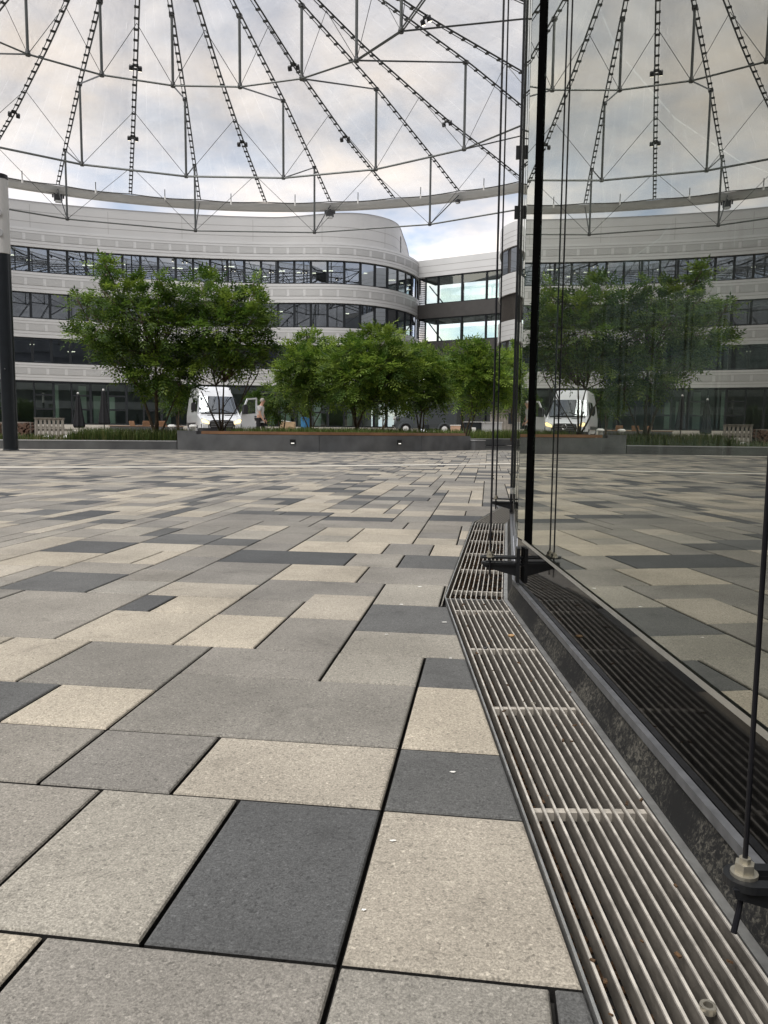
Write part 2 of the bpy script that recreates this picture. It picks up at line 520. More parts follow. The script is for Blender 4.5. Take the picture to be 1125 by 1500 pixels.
# ------------------------------------------------------------------ world and sun
SUN_EL, SUN_AZ = R(64), R(-128)         # azimuth measured from +Y towards +X
w = D.worlds.new('World'); scene.world = w
w.use_nodes = True
nt = w.node_tree
bg = nt.nodes['Background']
bg.inputs['Strength'].default_value = 0.09
sky = N(nt, 'ShaderNodeTexSky', sky_type='NISHITA')
sky.sun_disc = False
sky.sun_elevation = SUN_EL
sky.sun_rotation = SUN_AZ
sky.air_density = 1.0
sky.dust_density = 1.2
tc = N(nt, 'ShaderNodeTexCoord')
sx = N(nt, 'ShaderNodeSeparateXYZ')
nt.links.new(tc.outputs['Generated'], sx.inputs[0])
den = N(nt, 'ShaderNodeMath', operation='ADD'); den.inputs[1].default_value = .22
mxz = N(nt, 'ShaderNodeMath', operation='MAXIMUM'); mxz.inputs[1].default_value = 0
nt.links.new(sx.outputs['Z'], mxz.inputs[0]); nt.links.new(mxz.outputs[0], den.inputs[0])
dx = N(nt, 'ShaderNodeMath', operation='DIVIDE'); dy = N(nt, 'ShaderNodeMath', operation='DIVIDE')
nt.links.new(sx.outputs['X'], dx.inputs[0]); nt.links.new(den.outputs[0], dx.inputs[1])
nt.links.new(sx.outputs['Y'], dy.inputs[0]); nt.links.new(den.outputs[0], dy.inputs[1])
cb = N(nt, 'ShaderNodeCombineXYZ')
nt.links.new(dx.outputs[0], cb.inputs[0]); nt.links.new(dy.outputs[0], cb.inputs[1])
cn = N(nt, 'ShaderNodeTexNoise', i_Scale=2.1, i_Detail=8.0, i_Roughness=.55, i_Distortion=.35)
nt.links.new(cb.outputs[0], cn.inputs['Vector'])
cr = N(nt, 'ShaderNodeValToRGB')
cr.color_ramp.elements[0].position = .34; cr.color_ramp.elements[0].color = (0, 0, 0, 1)
cr.color_ramp.elements[1].position = .56; cr.color_ramp.elements[1].color = (1, 1, 1, 1)
nt.links.new(cn.outputs['Fac'], cr.inputs[0])
# cloud body: bright to grey by a second octave; warmer and brighter towards the horizon
c2 = N(nt, 'ShaderNodeTexNoise', i_Scale=2.6, i_Detail=6.0, i_Roughness=.55)
nt.links.new(cb.outputs[0], c2.inputs['Vector'])
ch = N(nt, 'ShaderNodeValToRGB')
ch.color_ramp.elements[0].position = .36; ch.color_ramp.elements[0].color = (2.35, 2.9, 3.9, 1)
ch.color_ramp.elements[1].position = .64; ch.color_ramp.elements[1].color = (5.3, 4.95, 4.65, 1)
nt.links.new(c2.outputs['Fac'], ch.inputs[0])
hz = N(nt, 'ShaderNodeValToRGB')
hz.color_ramp.elements[0].position = .16; hz.color_ramp.elements[0].color = (3.1, 3.0, 2.9, 1)
e_ = hz.color_ramp.elements.new(.34); e_.color = (1.42, 1.28, 1.1, 1)
hz.color_ramp.elements[2].position = .60; hz.color_ramp.elements[2].color = (.92, .94, 1.0, 1)
nt.links.new(mxz.outputs[0], hz.inputs[0])
cm = N(nt, 'ShaderNodeVectorMath', operation='MULTIPLY')
nt.links.new(ch.outputs[0], cm.inputs[0]); nt.links.new(hz.outputs[0], cm.inputs[1])
mixc = N(nt, 'ShaderNodeMix', data_type='RGBA')
cov = N(nt, 'ShaderNodeMath', operation='MULTIPLY_ADD'); cov.inputs[1].default_value = .5; cov.inputs[2].default_value = .5
nt.links.new(cr.outputs[0], cov.inputs[0])
nt.links.new(cov.outputs[0], mixc.inputs['Factor'])
nt.links.new(sky.outputs[0], mixc.inputs['A']); nt.links.new(cm.outputs[0], mixc.inputs['B'])
nt.links.new(mixc.outputs['Result'], bg.inputs['Color'])

sl = D.lights.new('sun', 'SUN'); sl.energy = 4.4; sl.angle = R(55); sl.color = (1, .97, .925)
so = D.objects.new('sun', sl); col.objects.link(so)
sdir = Vector((math.sin(SUN_AZ) * math.cos(SUN_EL), math.cos(SUN_AZ) * math.cos(SUN_EL), math.sin(SUN_EL)))
so.rotation_euler = sdir.to_track_quat('Z', 'Y').to_euler()
so.location = sdir * 80

scene.view_settings.view_transform = 'Standard'
scene.view_settings.look = 'None'
scene.view_settings.exposure = 0.47
scene.view_settings.gamma = 1.0
scene.cycles.max_bounces = 10
scene.cycles.diffuse_bounces = 4
scene.cycles.glossy_bounces = 5
scene.cycles.transparent_max_bounces = 20
scene.cycles.transmission_bounces = 6
scene.cycles.caustics_reflective = False
scene.cycles.caustics_refractive = False
scene.cycles.sample_clamp_indirect = 6
scene.cycles.use_denoising = True

# ------------------------------------------------------------------ pavilion polygon (needed by the paving too)
NF = 40
PC = Vector((12.658, 1.31))
AP = 12.26                                   # apothem to the glass plane
DA = 2 * math.pi / NF
def pv(j, off=0.0):
    """corner j of the pavilion (corner 0 ends the near facet), offset outwards"""
    t = DA * (j + .5); rr = (AP + off) / math.cos(DA / 2)
    return Vector((PC.x - rr * math.cos(t), PC.y + rr * math.sin(t)))
def pn(j):                                   # outward normal of facet j (from corner j-1 to j)
    t = DA * j
    return Vector((-math.cos(t), math.sin(t)))
CUT = AP + .214

# ------------------------------------------------------------------ paving
PA = R(7.64)
UX, VX = Vector((math.cos(PA), -math.sin(PA))), Vector((math.sin(PA), math.cos(PA)))
CC = Vector((-8.826, 29.75))                 # canopy centre
PALE = [(.365, .325, .262), (.39, .346, .277), (.345, .310, .252), (.358, .322, .266)]
MID = [(.222, .207, .183), (.198, .186, .167), (.238, .220, .191), (.208, .195, .172)]
LITE = [(.28, .26, .222), (.258, .242, .212)]
DARK = [(.070, .072, .073), (.085, .086, .086), (.105, .105, .102)]
KIND = dict(p=PALE, m=MID, l=LITE, d=DARK)
def colour(k):
    c = random.choice(KIND[k]); q = random.uniform(.93, 1.07)
    return tuple(x * q for x in c)

def build_paving():
    mb = MB()
    u0, v0, mu, mv = -.128, .665, .0985, .1005
    I0, I1, J0, J1 = -215, 140, -8, 205
    occ = np.zeros((I1 - I0, J1 - J0), bool)
    slabs = []
    def put(i, j, a, b, k):
        occ[i - I0:i - I0 + a, j - J0:j - J0 + b] = True
        slabs.append((i, j, a, b, k))
    # the stones that can be told apart in front of the camera
    for s in [(0, 0, 4, 3, 'p'), (-2, 0, 2, 3, 'd'), (-4, 0, 2, 3, 'l'), (-7, 0, 3, 3, 'm'),
              (-3, -3, 3, 3, 'm'), (0, -3, 2, 3, 'l'), (2, -3, 2, 3, 'd'), (-6, -3, 3, 3, 'p'), (-9, -3, 3, 3, 'm'),
              (-3, 3, 3, 2, 'p'), (0, 3, 3, 2, 'd'), (-5, 3, 2, 2, 'm'), (-8, 3, 3, 2, 'm'),
              (-5, 5, 5, 3, 'm'), (0, 5, 2, 3, 'p'), (-7, 5, 2, 2, 'p'), (-10, 5, 3, 2, 'd'),
              (-8, 7, 3, 3, 'm'), (-10, 7, 2, 3, 'p'), (-5, 8, 3, 2, 'm'), (-2, 8, 2, 2, 'l'), (0, 8, 2, 2, 'd'),
              (-6, 10, 2, 3, 'p'), (-9, 10, 3, 3, 'p'), (-13, 10, 4, 5, 'm'), (-4, 10, 2, 3, 'm'), (-2, 10, 3, 2, 'l'),
              (-2, 12, 3, 3, 'd'), (-4, 13, 2, 3, 'p'), (-6, 13, 2, 2, 'm'), (-2, 15, 2, 3, 'l'),
              (-8, 13, 2, 2, 'p'), (-6, 15, 4, 3, 'm'), (-9, 15, 3, 2, 'p')]:
        put(*s)
    sizes = [(5, 3), (4, 3), (3, 3), (3, 2), (4, 2), (2, 3), (2, 2), (3, 3), (4, 3), (2, 3), (3, 2)]
    for j in range(J0, J1):
        run = 0
        for i in range(I0, I1):
            if occ[i - I0, j - J0]: continue
            cand = sizes[:]; random.shuffle(cand)
            for a, b in cand + [(2, 2), (2, 1), (1, 3), (1, 2), (1, 1)]:
                if i + a > I1 or j + b > J1: continue
                if not occ[i - I0:i - I0 + a, j - J0:j - J0 + b].any():
                    break
            k = random.choices('pmld', (.30, .34, .20, .16))[0]
            put(i, j, a, b, k)
    def clip(poly, n, c):                      # keep n.p >= c
        out = []
        for q in range(len(poly)):
            A, B = poly[q], poly[(q + 1) % len(poly)]
            da, db = A.dot(n) - c, B.dot(n) - c
            if da >= 0: out.append(A)
            if (da >= 0) != (db >= 0): out.append(A.lerp(B, da / (da - db)))
        return out
    for i, j, a, b, k in slabs:
        c = colour(k)
        mid = UX * (u0 + (i + a / 2) * mu) + VX * (v0 + (j + b / 2) * mv)
        dist = mid.length
        if mid.y < -.6 or abs(mid.x) > 4.5 + mid.y * .78: continue
        if (mid - CC).length < 12.6: continue
        g = .0027 if dist < 6 else .0034
        ch = .0042
        us = (u0 + i * mu + g, u0 + (i + a) * mu - g); vs = (v0 + j * mv + g, v0 + (j + b) * mv - g)
        poly = [UX * x + VX * y for x, y in ((us[0], vs[0]), (us[1], vs[0]), (us[1], vs[1]), (us[0], vs[1]))]
        rel = mid - PC
        if rel.length < AP - .8: continue
        if rel.length < AP + 1.2:
            t = math.atan2(rel.y, -rel.x); jf = round(t / DA)
            nn = pn(jf); poly = clip(poly, nn, CUT + PC.dot(nn))
            if len(poly) < 3: continue
            ar = sum(poly[q].x * poly[(q + 1) % len(poly)].y - poly[(q + 1) % len(poly)].x * poly[q].y for q in range(len(poly))) / 2
            if abs(ar) < .0006: continue
        cen = sum(poly, Vector((0, 0))) / len(poly)
        ins = []
        for p in poly:
            d = cen - p
            ins.append(p + Vector((UX * math.copysign(ch, d.dot(UX)) + VX * math.copysign(ch, d.dot(VX)))))
        dz = random.uniform(-.0007, .0007)
        if dist < 5 and len(poly) == 4:        # rounded arris in two steps
            ins2 = [p.lerp(q, .38) for p, q in zip(poly, ins)]
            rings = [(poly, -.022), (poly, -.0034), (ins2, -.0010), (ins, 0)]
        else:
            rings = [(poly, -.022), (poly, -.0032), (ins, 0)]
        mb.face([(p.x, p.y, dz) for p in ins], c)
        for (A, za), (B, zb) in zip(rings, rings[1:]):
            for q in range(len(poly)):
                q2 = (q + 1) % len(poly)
                mb.face([(A[q].x, A[q].y, za + dz), (A[q2].x, A[q2].y, za + dz), (B[q2].x, B[q2].y, zb + dz), (B[q].x, B[q].y, zb + dz)], c if za > -.02 else (.016, .015, .014))  # joint walls near-black: sand fill, plus the joint's shade put into the colour
    tag(mb.build('paving', M['paver']), kind='structure')
build_paving()

# base sheet under the pavers, leaving the drain trough open: ring of quads round the pavilion cut line
g = MB()
BIG = 1500
def sheet_with_hole(mb, z):
    inner = [pv(j, .214) for j in range(NF)]
    for j in range(NF):
        A, B = inner[j], inner[(j + 1) % NF]
        a2 = PC + (A - PC) * 120; b2 = PC + (B - PC) * 120
        mb.face([(A.x, A.y, z), (a2.x, a2.y, z), (b2.x, b2.y, z), (B.x, B.y, z)])
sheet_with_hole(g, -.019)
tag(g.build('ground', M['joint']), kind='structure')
# pale ring band in the paving, concentric with the canopy
def ring_band(name, r0, r1, a0, a1, z, m, kind='structure'):
    mb = MB(); n = 120
    for k in range(n):
        t0, t1 = lerp(a0, a1, k / n), lerp(a0, a1, (k + 1) / n)
        P = [(CC.x + r_ * math.sin(t), CC.y + r_ * math.cos(t), z) for r_, t in ((r0, t0), (r1, t0), (r1, t1), (r0, t1))]
        mb.face(P)
    return tag(mb.build(name, m), kind=kind)
ring_band('paving_band', 20.52, 20.80, R(95), R(262), .0045, M['stripe'])
ring_band('inner_plaza', .02, 12.62, 0, 2 * math.pi, .004, M['ground'])

def quad_sheet(name, pts, z, m):
    mb = MB(); mb.face([(p[0], p[1], z) for p in pts]); return tag(mb.build(name, m), kind='structure')
quad_sheet('far_paving', [(-60, 17.5), (-21, 17.5), (-16, 43), (60, 43), (60, 45), (-60, 45)], .002, M['ground'])
quad_sheet('side_paving', [(6.0, 19), (60, 19), (60, 43.2), (2, 43.2)], .0025, M['upper'])
# raised terrace in front of the building
mb = MB(); mb.box((-5, 68, .15), (130, 46, .30)); tag(mb.build('upper_terrace', M['upper']), kind='structure')

# ------------------------------------------------------------------ pavilion
pav = thing('glass_pavilion', 'round pavilion of frameless glass panes beside the drain grate', 'pavilion', (PC.x, PC.y, 0))
ZT = 4.1
def facet_pts(j, off=0.0): return pv(j - 1, off), pv(j, off)
VIS = list(range(-3, 9))
for j in range(-8, 17):
    A, B = facet_pts(j); n = pn(j); d = (B - A).normalized(); e = .004
    A2, B2 = A + d * e, B - d * e
    mb = MB(); q = n * .010
    mb.face([(A2.x, A2.y, .190), (B2.x, B2.y, .190), (B2.x, B2.y, ZT), (A2.x, A2.y, ZT)][::-1])
    gp = mb.build('glass_pane', M['pavglass'], pav, world=True, fixn=False)
    # black border print and spacer behind the pane
    mb = MB(); L = (B - A).length
    def strip(mb, s0, s1, z0, z1, back):
        P = [A + d * s0 - n * back, A + d * s1 - n * back]
        mb.face([(P[1].x, P[1].y, z0), (P[0].x, P[0].y, z0), (P[0].x, P[0].y, z1), (P[1].x, P[1].y, z1)])
    strip(mb, .004, L - .004, .058, .187, .0)
    mb.build('base_panel', M['basepanel'], gp, world=True, fixn=False)
    mb = MB(); strip(mb, L - .222, L - .125, .197, ZT - .05, -.002); strip(mb, .092, .215, .196, ZT - .05, -.003)
    mb.build('border_print', M['blackmatte'], gp, world=True, fixn=False)
    mb = MB(); strip(mb, .01, L - .095, .188, .197, -.003)
    mb.build('spacer', M['silver'], gp, world=True, fixn=False)
# far side of the ring as plain dark glass
mb = MB()
for j in range(17, 32):
    A, B = facet_pts(j)
    mb.face([(A.x, A.y, .06), (B.x, B.y, .06), (B.x, B.y, ZT), (A.x, A.y, ZT)])
mb.build('rear_glazing', M['pavglass'], pav, world=True)
ring = [pv(j, -.01) for j in range(NF)]
mb = MB(); mb.prism([(p.x, p.y) for p in ring], .36, lambda a, b, t: (a, b, ZT + .01 + t)); mb.build('roof_slab', M['darkclad'], pav, world=True)
mb = MB(); mb.prism([(p.x, p.y) for p in [pv(j, -.02) for j in range(NF)]], .12, lambda a, b, t: (a, b, .02 + t)); mb.build('floor_slab', M['corewall'], pav, world=True)
mb = MB(); mb.lathe([(8.2, .15), (8.2, ZT)], 40, (PC.x, PC.y, 0)); mb.build('core_wall', M['corewall'], pav, world=True)
mb = MB()
for t0, rr, w_, z0, z1 in ((R(6), 13.2, .9, .15, 2.5), (R(11), 12.6, 1.2, .15, 2.9), (R(2.2), 13.3, .25, .15, 3.4), (R(17), 12.4, .7, .9, 2.2), (R(-1), 13.0, .5, .15, 1.0), (R(-4), 12.7, .6, .4, 2.2)):
    rr -= 2.15
    c = Vector((PC.x - rr * math.cos(t0), PC.y + rr * math.sin(t0)))
    mb.box((c.x, c.y, (z0 + z1) / 2), (.03, w_, z1 - z0), Matrix.Rotation(-t0 + R(40), 3, 'Z'))
mb.build('partition', M['corepale'], pav, world=True)
# base flashing with its grey ledge
mb = MB(); ml = MB()
for j in range(-8, 17):
    for off0, z0, off1, z1, tgt in ((.0235, -.03, .0235, .004, mb), (.0235, .004, .006, .046, mb), (.011, .046, .0115, .060, ml), (.0115, .060, .001, .060, ml), (.006, .046, .011, .046, ml)):
        A, B = facet_pts(j, off0); C_, D_ = facet_pts(j, off1)
        tgt.face([(A.x, A.y, z0), (B.x, B.y, z0), (D_.x, D_.y, z1), (C_.x, C_.y, z1)])
fl = mb.build('base_flashing', M['flash'], pav, world=True)
ml.build('ledge_profile', M['ledge'], fl, world=True)

# blind guide profile on the second corner, cables and their brackets
A, B = facet_pts(1); n = pn(1); d = (B - A).normalized()
P = B - d * .02
mb = MB(); mb.bar((P.x + n.x * .007, P.y + n.y * .007, .20), (P.x + n.x * .007, P.y + n.y * .007, ZT), .012, .013, (n.x, n.y, 0))
mb.build('blind_guide', M['black'], pav, world=True)
mb = MB(); mb.bar((P.x + n.x * .007, P.y + n.y * .007, .0), (P.x + n.x * .007, P.y + n.y * .007, .196), .012, .013, (n.x, n.y, 0))
mb.build('guide_foot', M['paleflash'], pav, world=True)
for z_ in (1.94, 1.64, 2.9):
    mb = MB(); mb.bar((P.x + n.x * .022, P.y + n.y * .022, z_ - .032), (P.x + n.x * .022, P.y + n.y * .022, z_ + .032), .02, .018, (n.x, n.y, 0))
    mb.build('guide_clamp', M['black'], pav, world=True)

def slot_plate(mb, base, d, s, z, L, w_, t):
    """flat oval eye with a slot, starting at base, running along d"""
    n_ = 14
    def oval(rx, x0, x1):
        P = []
        for k in range(n_ + 1):
            a = -math.pi / 2 + math.pi * k / n_
            P.append((x1 + rx * math.cos(a), rx * math.sin(a)))
        for k in range(n_ + 1):
            a = math.pi / 2 + math.pi * k / n_
            P.append((x0 + rx * math.cos(a), rx * math.sin(a)))
        return P
    o = oval(w_ / 2, 0, L - w_ / 2); i_ = oval(w_ * .2, w_ * .55, L - w_ * .5)
    def X(p, zz): q = base + d * p[0] + s * p[1]; return (q.x, q.y, zz)
    k = len(o)
    for q in range(k):
        q2 = (q + 1) % k
        mb.face([X(o[q], z + t), X(o[q2], z + t), X(i_[q2], z + t), X(i_[q], z + t)])
        mb.face([X(o[q], z), X(i_[q], z), X(i_[q2], z), X(o[q2], z)])
        mb.face([X(o[q], z), X(o[q2], z), X(o[q2], z + t), X(o[q], z + t)])
        mb.face([X(i_[q], z), X(i_[q], z + t), X(i_[q2], z + t), X(i_[q2], z)])

def bracket(P, d, z, L, two=True):
    s = Vector((-d.y, d.x))
    mb = MB()
    slot_plate(mb, P, d, s, z, L, .038, .007)
    if two: slot_plate(mb, P, d, s, z + .018, L * 1.04, .034, .006)
    # gusset tapering to the tip, and a wall plate
    for o in (-.011, .011):
        b = P + s * o
        pts = [(0, z - .034), (L * .96, z - .006), (L * .98, z + .002), (0, z + .002)]
        mb.prism(pts, .004, lambda a, zz, t, b=b: ((b + d * a + s * t).x, (b + d * a + s * t).y, zz))
    mb.bar((P.x + d.x * .004, P.y + d.y * .004, z - .05), (P.x + d.x * .004, P.y + d.y * .004, z + .05), .042, .010, (d.x, d.y, 0))
    return mb.build('bracket', M['black'], pav, world=True)

def cable(P, z0, z1, r=.0023):
    mb = MB(); mb.tube([(P.x, P.y, z0), (P.x, P.y, z1)], r, 8)
    return mb.build('guide_cable', M['cable'], pav, world=True)

def nut(P, z, parent):
    mb = MB()
    for r_, z0, z1, n_ in ((.0115, 0, .003, 16), (.0085, .003, .0115, 6), (.0048, .0115, .016, 8)):
        mb.lathe([(r_, z0), (r_, z1)], n_, (P.x, P.y, z))
    mb.build('hex_nut', M['nut'], parent, world=True)

# near bracket
c0 = Vector((.317, .634)); dn = Vector((-1, .02)).normalized()
b0 = bracket(Vector((.398, .632)), dn, .111, .098, two=False)
nut(c0, .118, b0)
cable(c0, .112, ZT)
mb = MB(); mb.tube([(c0.x, c0.y, .111), (c0.x - .007, c0.y - .008, .088), (c0.x - .012, c0.y - .012, .072)], .0026, 8)
mb.build('cable_tail', M['cable'], b0, world=True)
# corner brackets with their cable pairs
for jc, offs in ((0, ((.083, -.06), (.084, -.098))), (1, ((.085, -.03), (.083, -.09))), (2, ((.084, -.03), (.084, -.08))), (3, ((.084, -.03),)), (-2, ((.084, .05),)), (-3, ((.084, .05),))):
    C0 = pv(jc); nn = (pn(jc) + pn(jc + 1)).normalized(); dd = Vector((nn.y, -nn.x))
    if dd.y < 0: dd = -dd
    bb = bracket(C0 + dd * (-.075 if jc == 0 else -.05), nn, .118, .108)
    for k, (o, s_) in enumerate(offs):
        p = C0 + nn * o + dd * s_
        cable(p, .085, ZT)
        nut(p, .142, bb)

# ------------------------------------------------------------------ drain grates, one per facet
GI, GO = .024, .210
def grate(j, label):
    A, B = facet_pts(j, GI); n = pn(j); d = (B - A).normalized()
    mid = (A + B) / 2
    t = thing('drain_grate', label, 'drain grate', (mid.x, mid.y, 0), 0, 'drain grates along the glass')
    nb = 11
    mb = MB()
    for k in range(nb):
        o = lerp(.0165, GO - GI - .014, k / (nb - 1))
        tt = math.tan(DA / 2)
        ext = (GI + o) * tt
        a = A + n * o - d * (o * tt - .003); b = B + n * o + d * (o * tt - .003)
        th = .0028
        mb.bar((a.x, a.y, -.0125), (b.x, b.y, -.0125), th, .021)
        # slim rounded crown of the bar
    bb_ = mb.build('bearing_bars', M['steeldirty'], t, world=True)
    mb = MB()
    for k in range(nb):
        o = lerp(.0165, GO - GI - .014, k / (nb - 1)); tt = math.tan(DA / 2)
        a = A + n * o - d * (o * tt - .003); b = B + n * o + d * (o * tt - .003)
        mb.bar((a.x, a.y, -.0013), (b.x, b.y, -.0013), .0029, .0026)  # lighter bar tops: tread wear, with the top highlight put into the colour
    mb.build('worn_highlight_edges', M['wornhighlight'], bb_, world=True)
    L = (B - A).length
    s_ = (1.76 - .345) % .385 if j == 0 else .12
    while s_ < L + .01:
        p0 = A + d * s_ + n * .016; p1 = A + d * s_ + n * (GO - GI - .014)
        mb = MB(); mb.bar((p0.x, p0.y, -.0125), (p1.x, p1.y, -.0125), .012, .012)
        mb.build('cross_bar', M['crossbar'], t, world=True)
        s_ += .385
    mb = MB(); tt = math.tan(DA / 2)
    a = A - n * .001 + n * .006; b = B + n * .005
    mb.bar((a.x, a.y, -.006), (b.x, b.y, -.006), .013, .009); mb.build('inner_edge', M['steel'], t, world=True)
    mb = MB(); tt = math.tan(DA / 2); o = GO - GI
    a = A + n * o - d * (o * tt - .001); b = B + n * o + d * (o * tt - .001)
    mb.bar((a.x, a.y, -.028), (b.x, b.y, -.028), .003, .060)
    for e, f in ((A, d), (B, -d)):
        p = e + f * .002; q = p + n * (o - .002) - f * (o * tt)
        mb.bar((p.x, p.y, -.016), (q.x, q.y, -.016), .003, .022)
    mb.build('edge_frame', M['steel'], t, world=True)
    return t
names = {0: 'nearest long steel bar grate, widest in view, beside the near pane', 1: 'second steel bar grate, beyond the bend at the first corner bracket',
         2: 'third steel bar grate, seen beyond the second cable bracket', 3: 'short far steel bar grate running out of view behind the third',
         -1: 'steel bar grate beside the camera continuing the near one'}
for j in (0, 1, 2, 3): grate(j, names[j])
# trough under the grates
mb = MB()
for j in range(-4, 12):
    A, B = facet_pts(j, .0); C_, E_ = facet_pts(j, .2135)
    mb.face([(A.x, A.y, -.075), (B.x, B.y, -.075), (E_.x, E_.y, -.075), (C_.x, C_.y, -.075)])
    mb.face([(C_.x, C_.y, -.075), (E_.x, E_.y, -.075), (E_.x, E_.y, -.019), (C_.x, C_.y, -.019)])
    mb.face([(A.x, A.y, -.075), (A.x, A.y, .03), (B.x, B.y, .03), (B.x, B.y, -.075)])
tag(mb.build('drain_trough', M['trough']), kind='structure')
# leaf and gravel debris lying in the trough
mb = MB()
for q in range(5200):
    j = random.choice((0, 0, 0, 1, 1, 1, 2))
    A, B = facet_pts(j, 0); n = pn(j); s_ = random.random()
    o = random.choice((random.uniform(.14, .207), random.uniform(.02, .2)))
    if j == 0 and o < .14 and random.random() < .75: continue
    p = A.lerp(B, s_) + n * o
    r_ = random.uniform(.0018, .0055)
    z_ = -.073 + random.random() * (.030 if o > .17 else .016)
    mb.box((p.x, p.y, z_), (r_ * 2, r_ * random.uniform(.7, 2), r_), Euler((random.uniform(-.6, .6), random.uniform(-.6, .6), random.uniform(0, 6))).to_matrix())
for q in range(70):                       # crumbs caught on top of the bars
    j = random.choice((0, 0, 1)); A, B = facet_pts(j, 0); n = pn(j)
    p = A.lerp(B, random.random()) + n * random.uniform(.03, .2); r_ = random.uniform(.0012, .0032)
    mb.box((p.x, p.y, .0012), (r_ * 2.4, r_ * 1.2, r_ * .7), Euler((random.uniform(-.3, .3), random.uniform(-.3, .3), random.uniform(0, 6))).to_matrix())
tag(mb.build('debris', M['debris']), 'brown leaf crumbs and grit lying under the drain grates', 'debris', kind='stuff')
def pebble(x, y, z, r_, label, m='pebble'):
    mb = MB(); n_ = 9
    prof = [(r_ * math.sin(math.pi * k / 6) + 1e-4, -r_ * .62 * math.cos(math.pi * k / 6)) for k in range(7)]
    mb.lathe(prof, n_)
    mb.v = [(a * (1.35 + .2 * math.sin(5 * c / r_)), b * (.9 + .25 * math.sin(4 * a / r_)), c) for a, b, c in mb.v]
    o = mb.build('pebble', M[m], None, smooth=True); o.location = (x, y, z)
    return tag(o, label, 'pebble')
p = ground(749, 933); pebble(p.x, p.y, .003, .0065, 'small orange brown pebble lying on the near grate bars')
p = ground(711, 950); pebble(p.x, p.y, .001, .004, 'tiny black clod at the outer edge of the near grate', 'plasticblack')
# ring washer and bolt caught between bars
def washer(x, y, label, r_=.007, h=.006):
    p = ground(x, y); mb = MB(); n_ = 14
    for k in range(n_):
        t0, t1 = 2 * math.pi * k / n_, 2 * math.pi * (k + 1) / n_
        for (ra, za, rb, zb) in ((r_, 0, r_, h), (r_, h, r_ * .6, h), (r_ * .6, h, r_ * .6, 0)):
            mb.face([(p.x + ra * math.cos(t0), p.y + ra * math.sin(t0), za - .002), (p.x + ra * math.cos(t1), p.y + ra * math.sin(t1), za - .002),
                     (p.x + rb * math.cos(t1), p.y + rb * math.sin(t1), zb - .002), (p.x + rb * math.cos(t0), p.y + rb * math.sin(t0), zb - .002)])
    return tag(mb.build('screw_socket', M['nut']), label, 'screw')
washer(1037, 1478, 'hollow screw head between grate bars nearest the viewer')
washer(781, 1030, 'thin wire loop resting on the middle of the near grate', .005, .0025)

# ------------------------------------------------------------------ canopy (cable dome with foil)
can = thing('canopy_roof', 'huge round translucent foil canopy on radial cables over the plaza', 'canopy', (CC.x, CC.y, 0))
NR, A0, DR = 40, -.019, R(9)
RING_R, RING_Z = 32.12, 18.0
RIDGE = [(1.6, 21.55), (5.5, 21.25), (10.6, 20.75), (18.65, 20.03), (26.85, 18.87), (32.12, 18.03)]
VALL = [(1.6, 21.3), (5.5, 20.8), (9.0, 20.2), (13.4, 19.45), (21.3, 18.62), (27.0, 18.33), (32.12, 18.0)]
def prof(T, r_):
    for (a, za), (b, zb) in zip(T, T[1:]):
        if r_ <= b: return lerp(za, zb, (r_ - a) / (b - a))
    return T[-1][1]
def smoothprof(T, r_):
    return sum(prof(T, min(32.12, max(1.6, r_ + q))) for q in (-.9, -.45, 0, .45, .9)) / 5
def cp(ang, r_, z_): return Vector((CC.x + r_ * math.sin(ang), CC.y + r_ * math.cos(ang), z_))
def rib_ang(k): return A0 + DR * (k - 5)
# foil
mb = MB(); NS, NRD = 8, 34
grid = {}
for k in range(NR * NS):
    f = (k % NS) / NS; rib = k // NS
    ang = rib_ang(rib + f)
    for i in range(NRD + 1):
        r_ = lerp(1.6, 32.12, i / NRD)
        za, zb = (smoothprof(RIDGE, r_), smoothprof(VALL, r_))
        if rib % 2: za, zb = zb, za
        t = f
        z_ = lerp(za, zb, t) + .10 + .16 * math.sin(math.pi * f) * min(1, r_ / 20)
        z_ += .02 * math.sin(k * 2.3 + i * .7)
        if i == NRD: z_ = RING_Z + .03 - .08 * math.sin(math.pi * f)
        elif i == NRD - 1: z_ -= .05 * math.sin(math.pi * f)
        P = cp(ang, r_ , z_); grid[k, i] = len(mb.v); mb.v.append(tuple(P))
for k in range(NR * NS):
    k2 = (k + 1) % (NR * NS)
    for i in range(NRD):
        mb.f.append((grid[k, i], grid[k2, i], grid[k2, i + 1], grid[k, i + 1])); mb.c.append(None)
mb.build('membrane', M['foil'], can, smooth=True, world=True)
# black edge line where the foil meets the ring
mb = MB(); pts = [Vector(mb2) for mb2 in [cp(rib_ang(k / NS), 32.10, RING_Z + .03 - .08 * math.sin(math.pi * (k % NS) / NS)) for k in range(NR * NS + 1)]]
mb.tube(pts, .04, 4); mb.build('foil_edge', M['keder'], can, world=True)
# compression ring
mb = MB(); nseg = 160
sec = [(32.20, 17.98), (32.28, 17.72), (32.42, 17.50), (32.9, 17.50), (33.0, 17.7), (32.9, 18.0)]
for k in range(nseg):
    t0, t1 = 2 * math.pi * k / nseg, 2 * math.pi * (k + 1) / nseg
    for q in range(len(sec)):
        (ra, za), (rb, zb) = sec[q], sec[(q + 1) % len(sec)]
        mb.face([cp(t0, ra, za), cp(t1, ra, za), cp(t1, rb, zb), cp(t0, rb, zb)])
mb.build('ring_beam', M['ringbeam'], can, world=True)
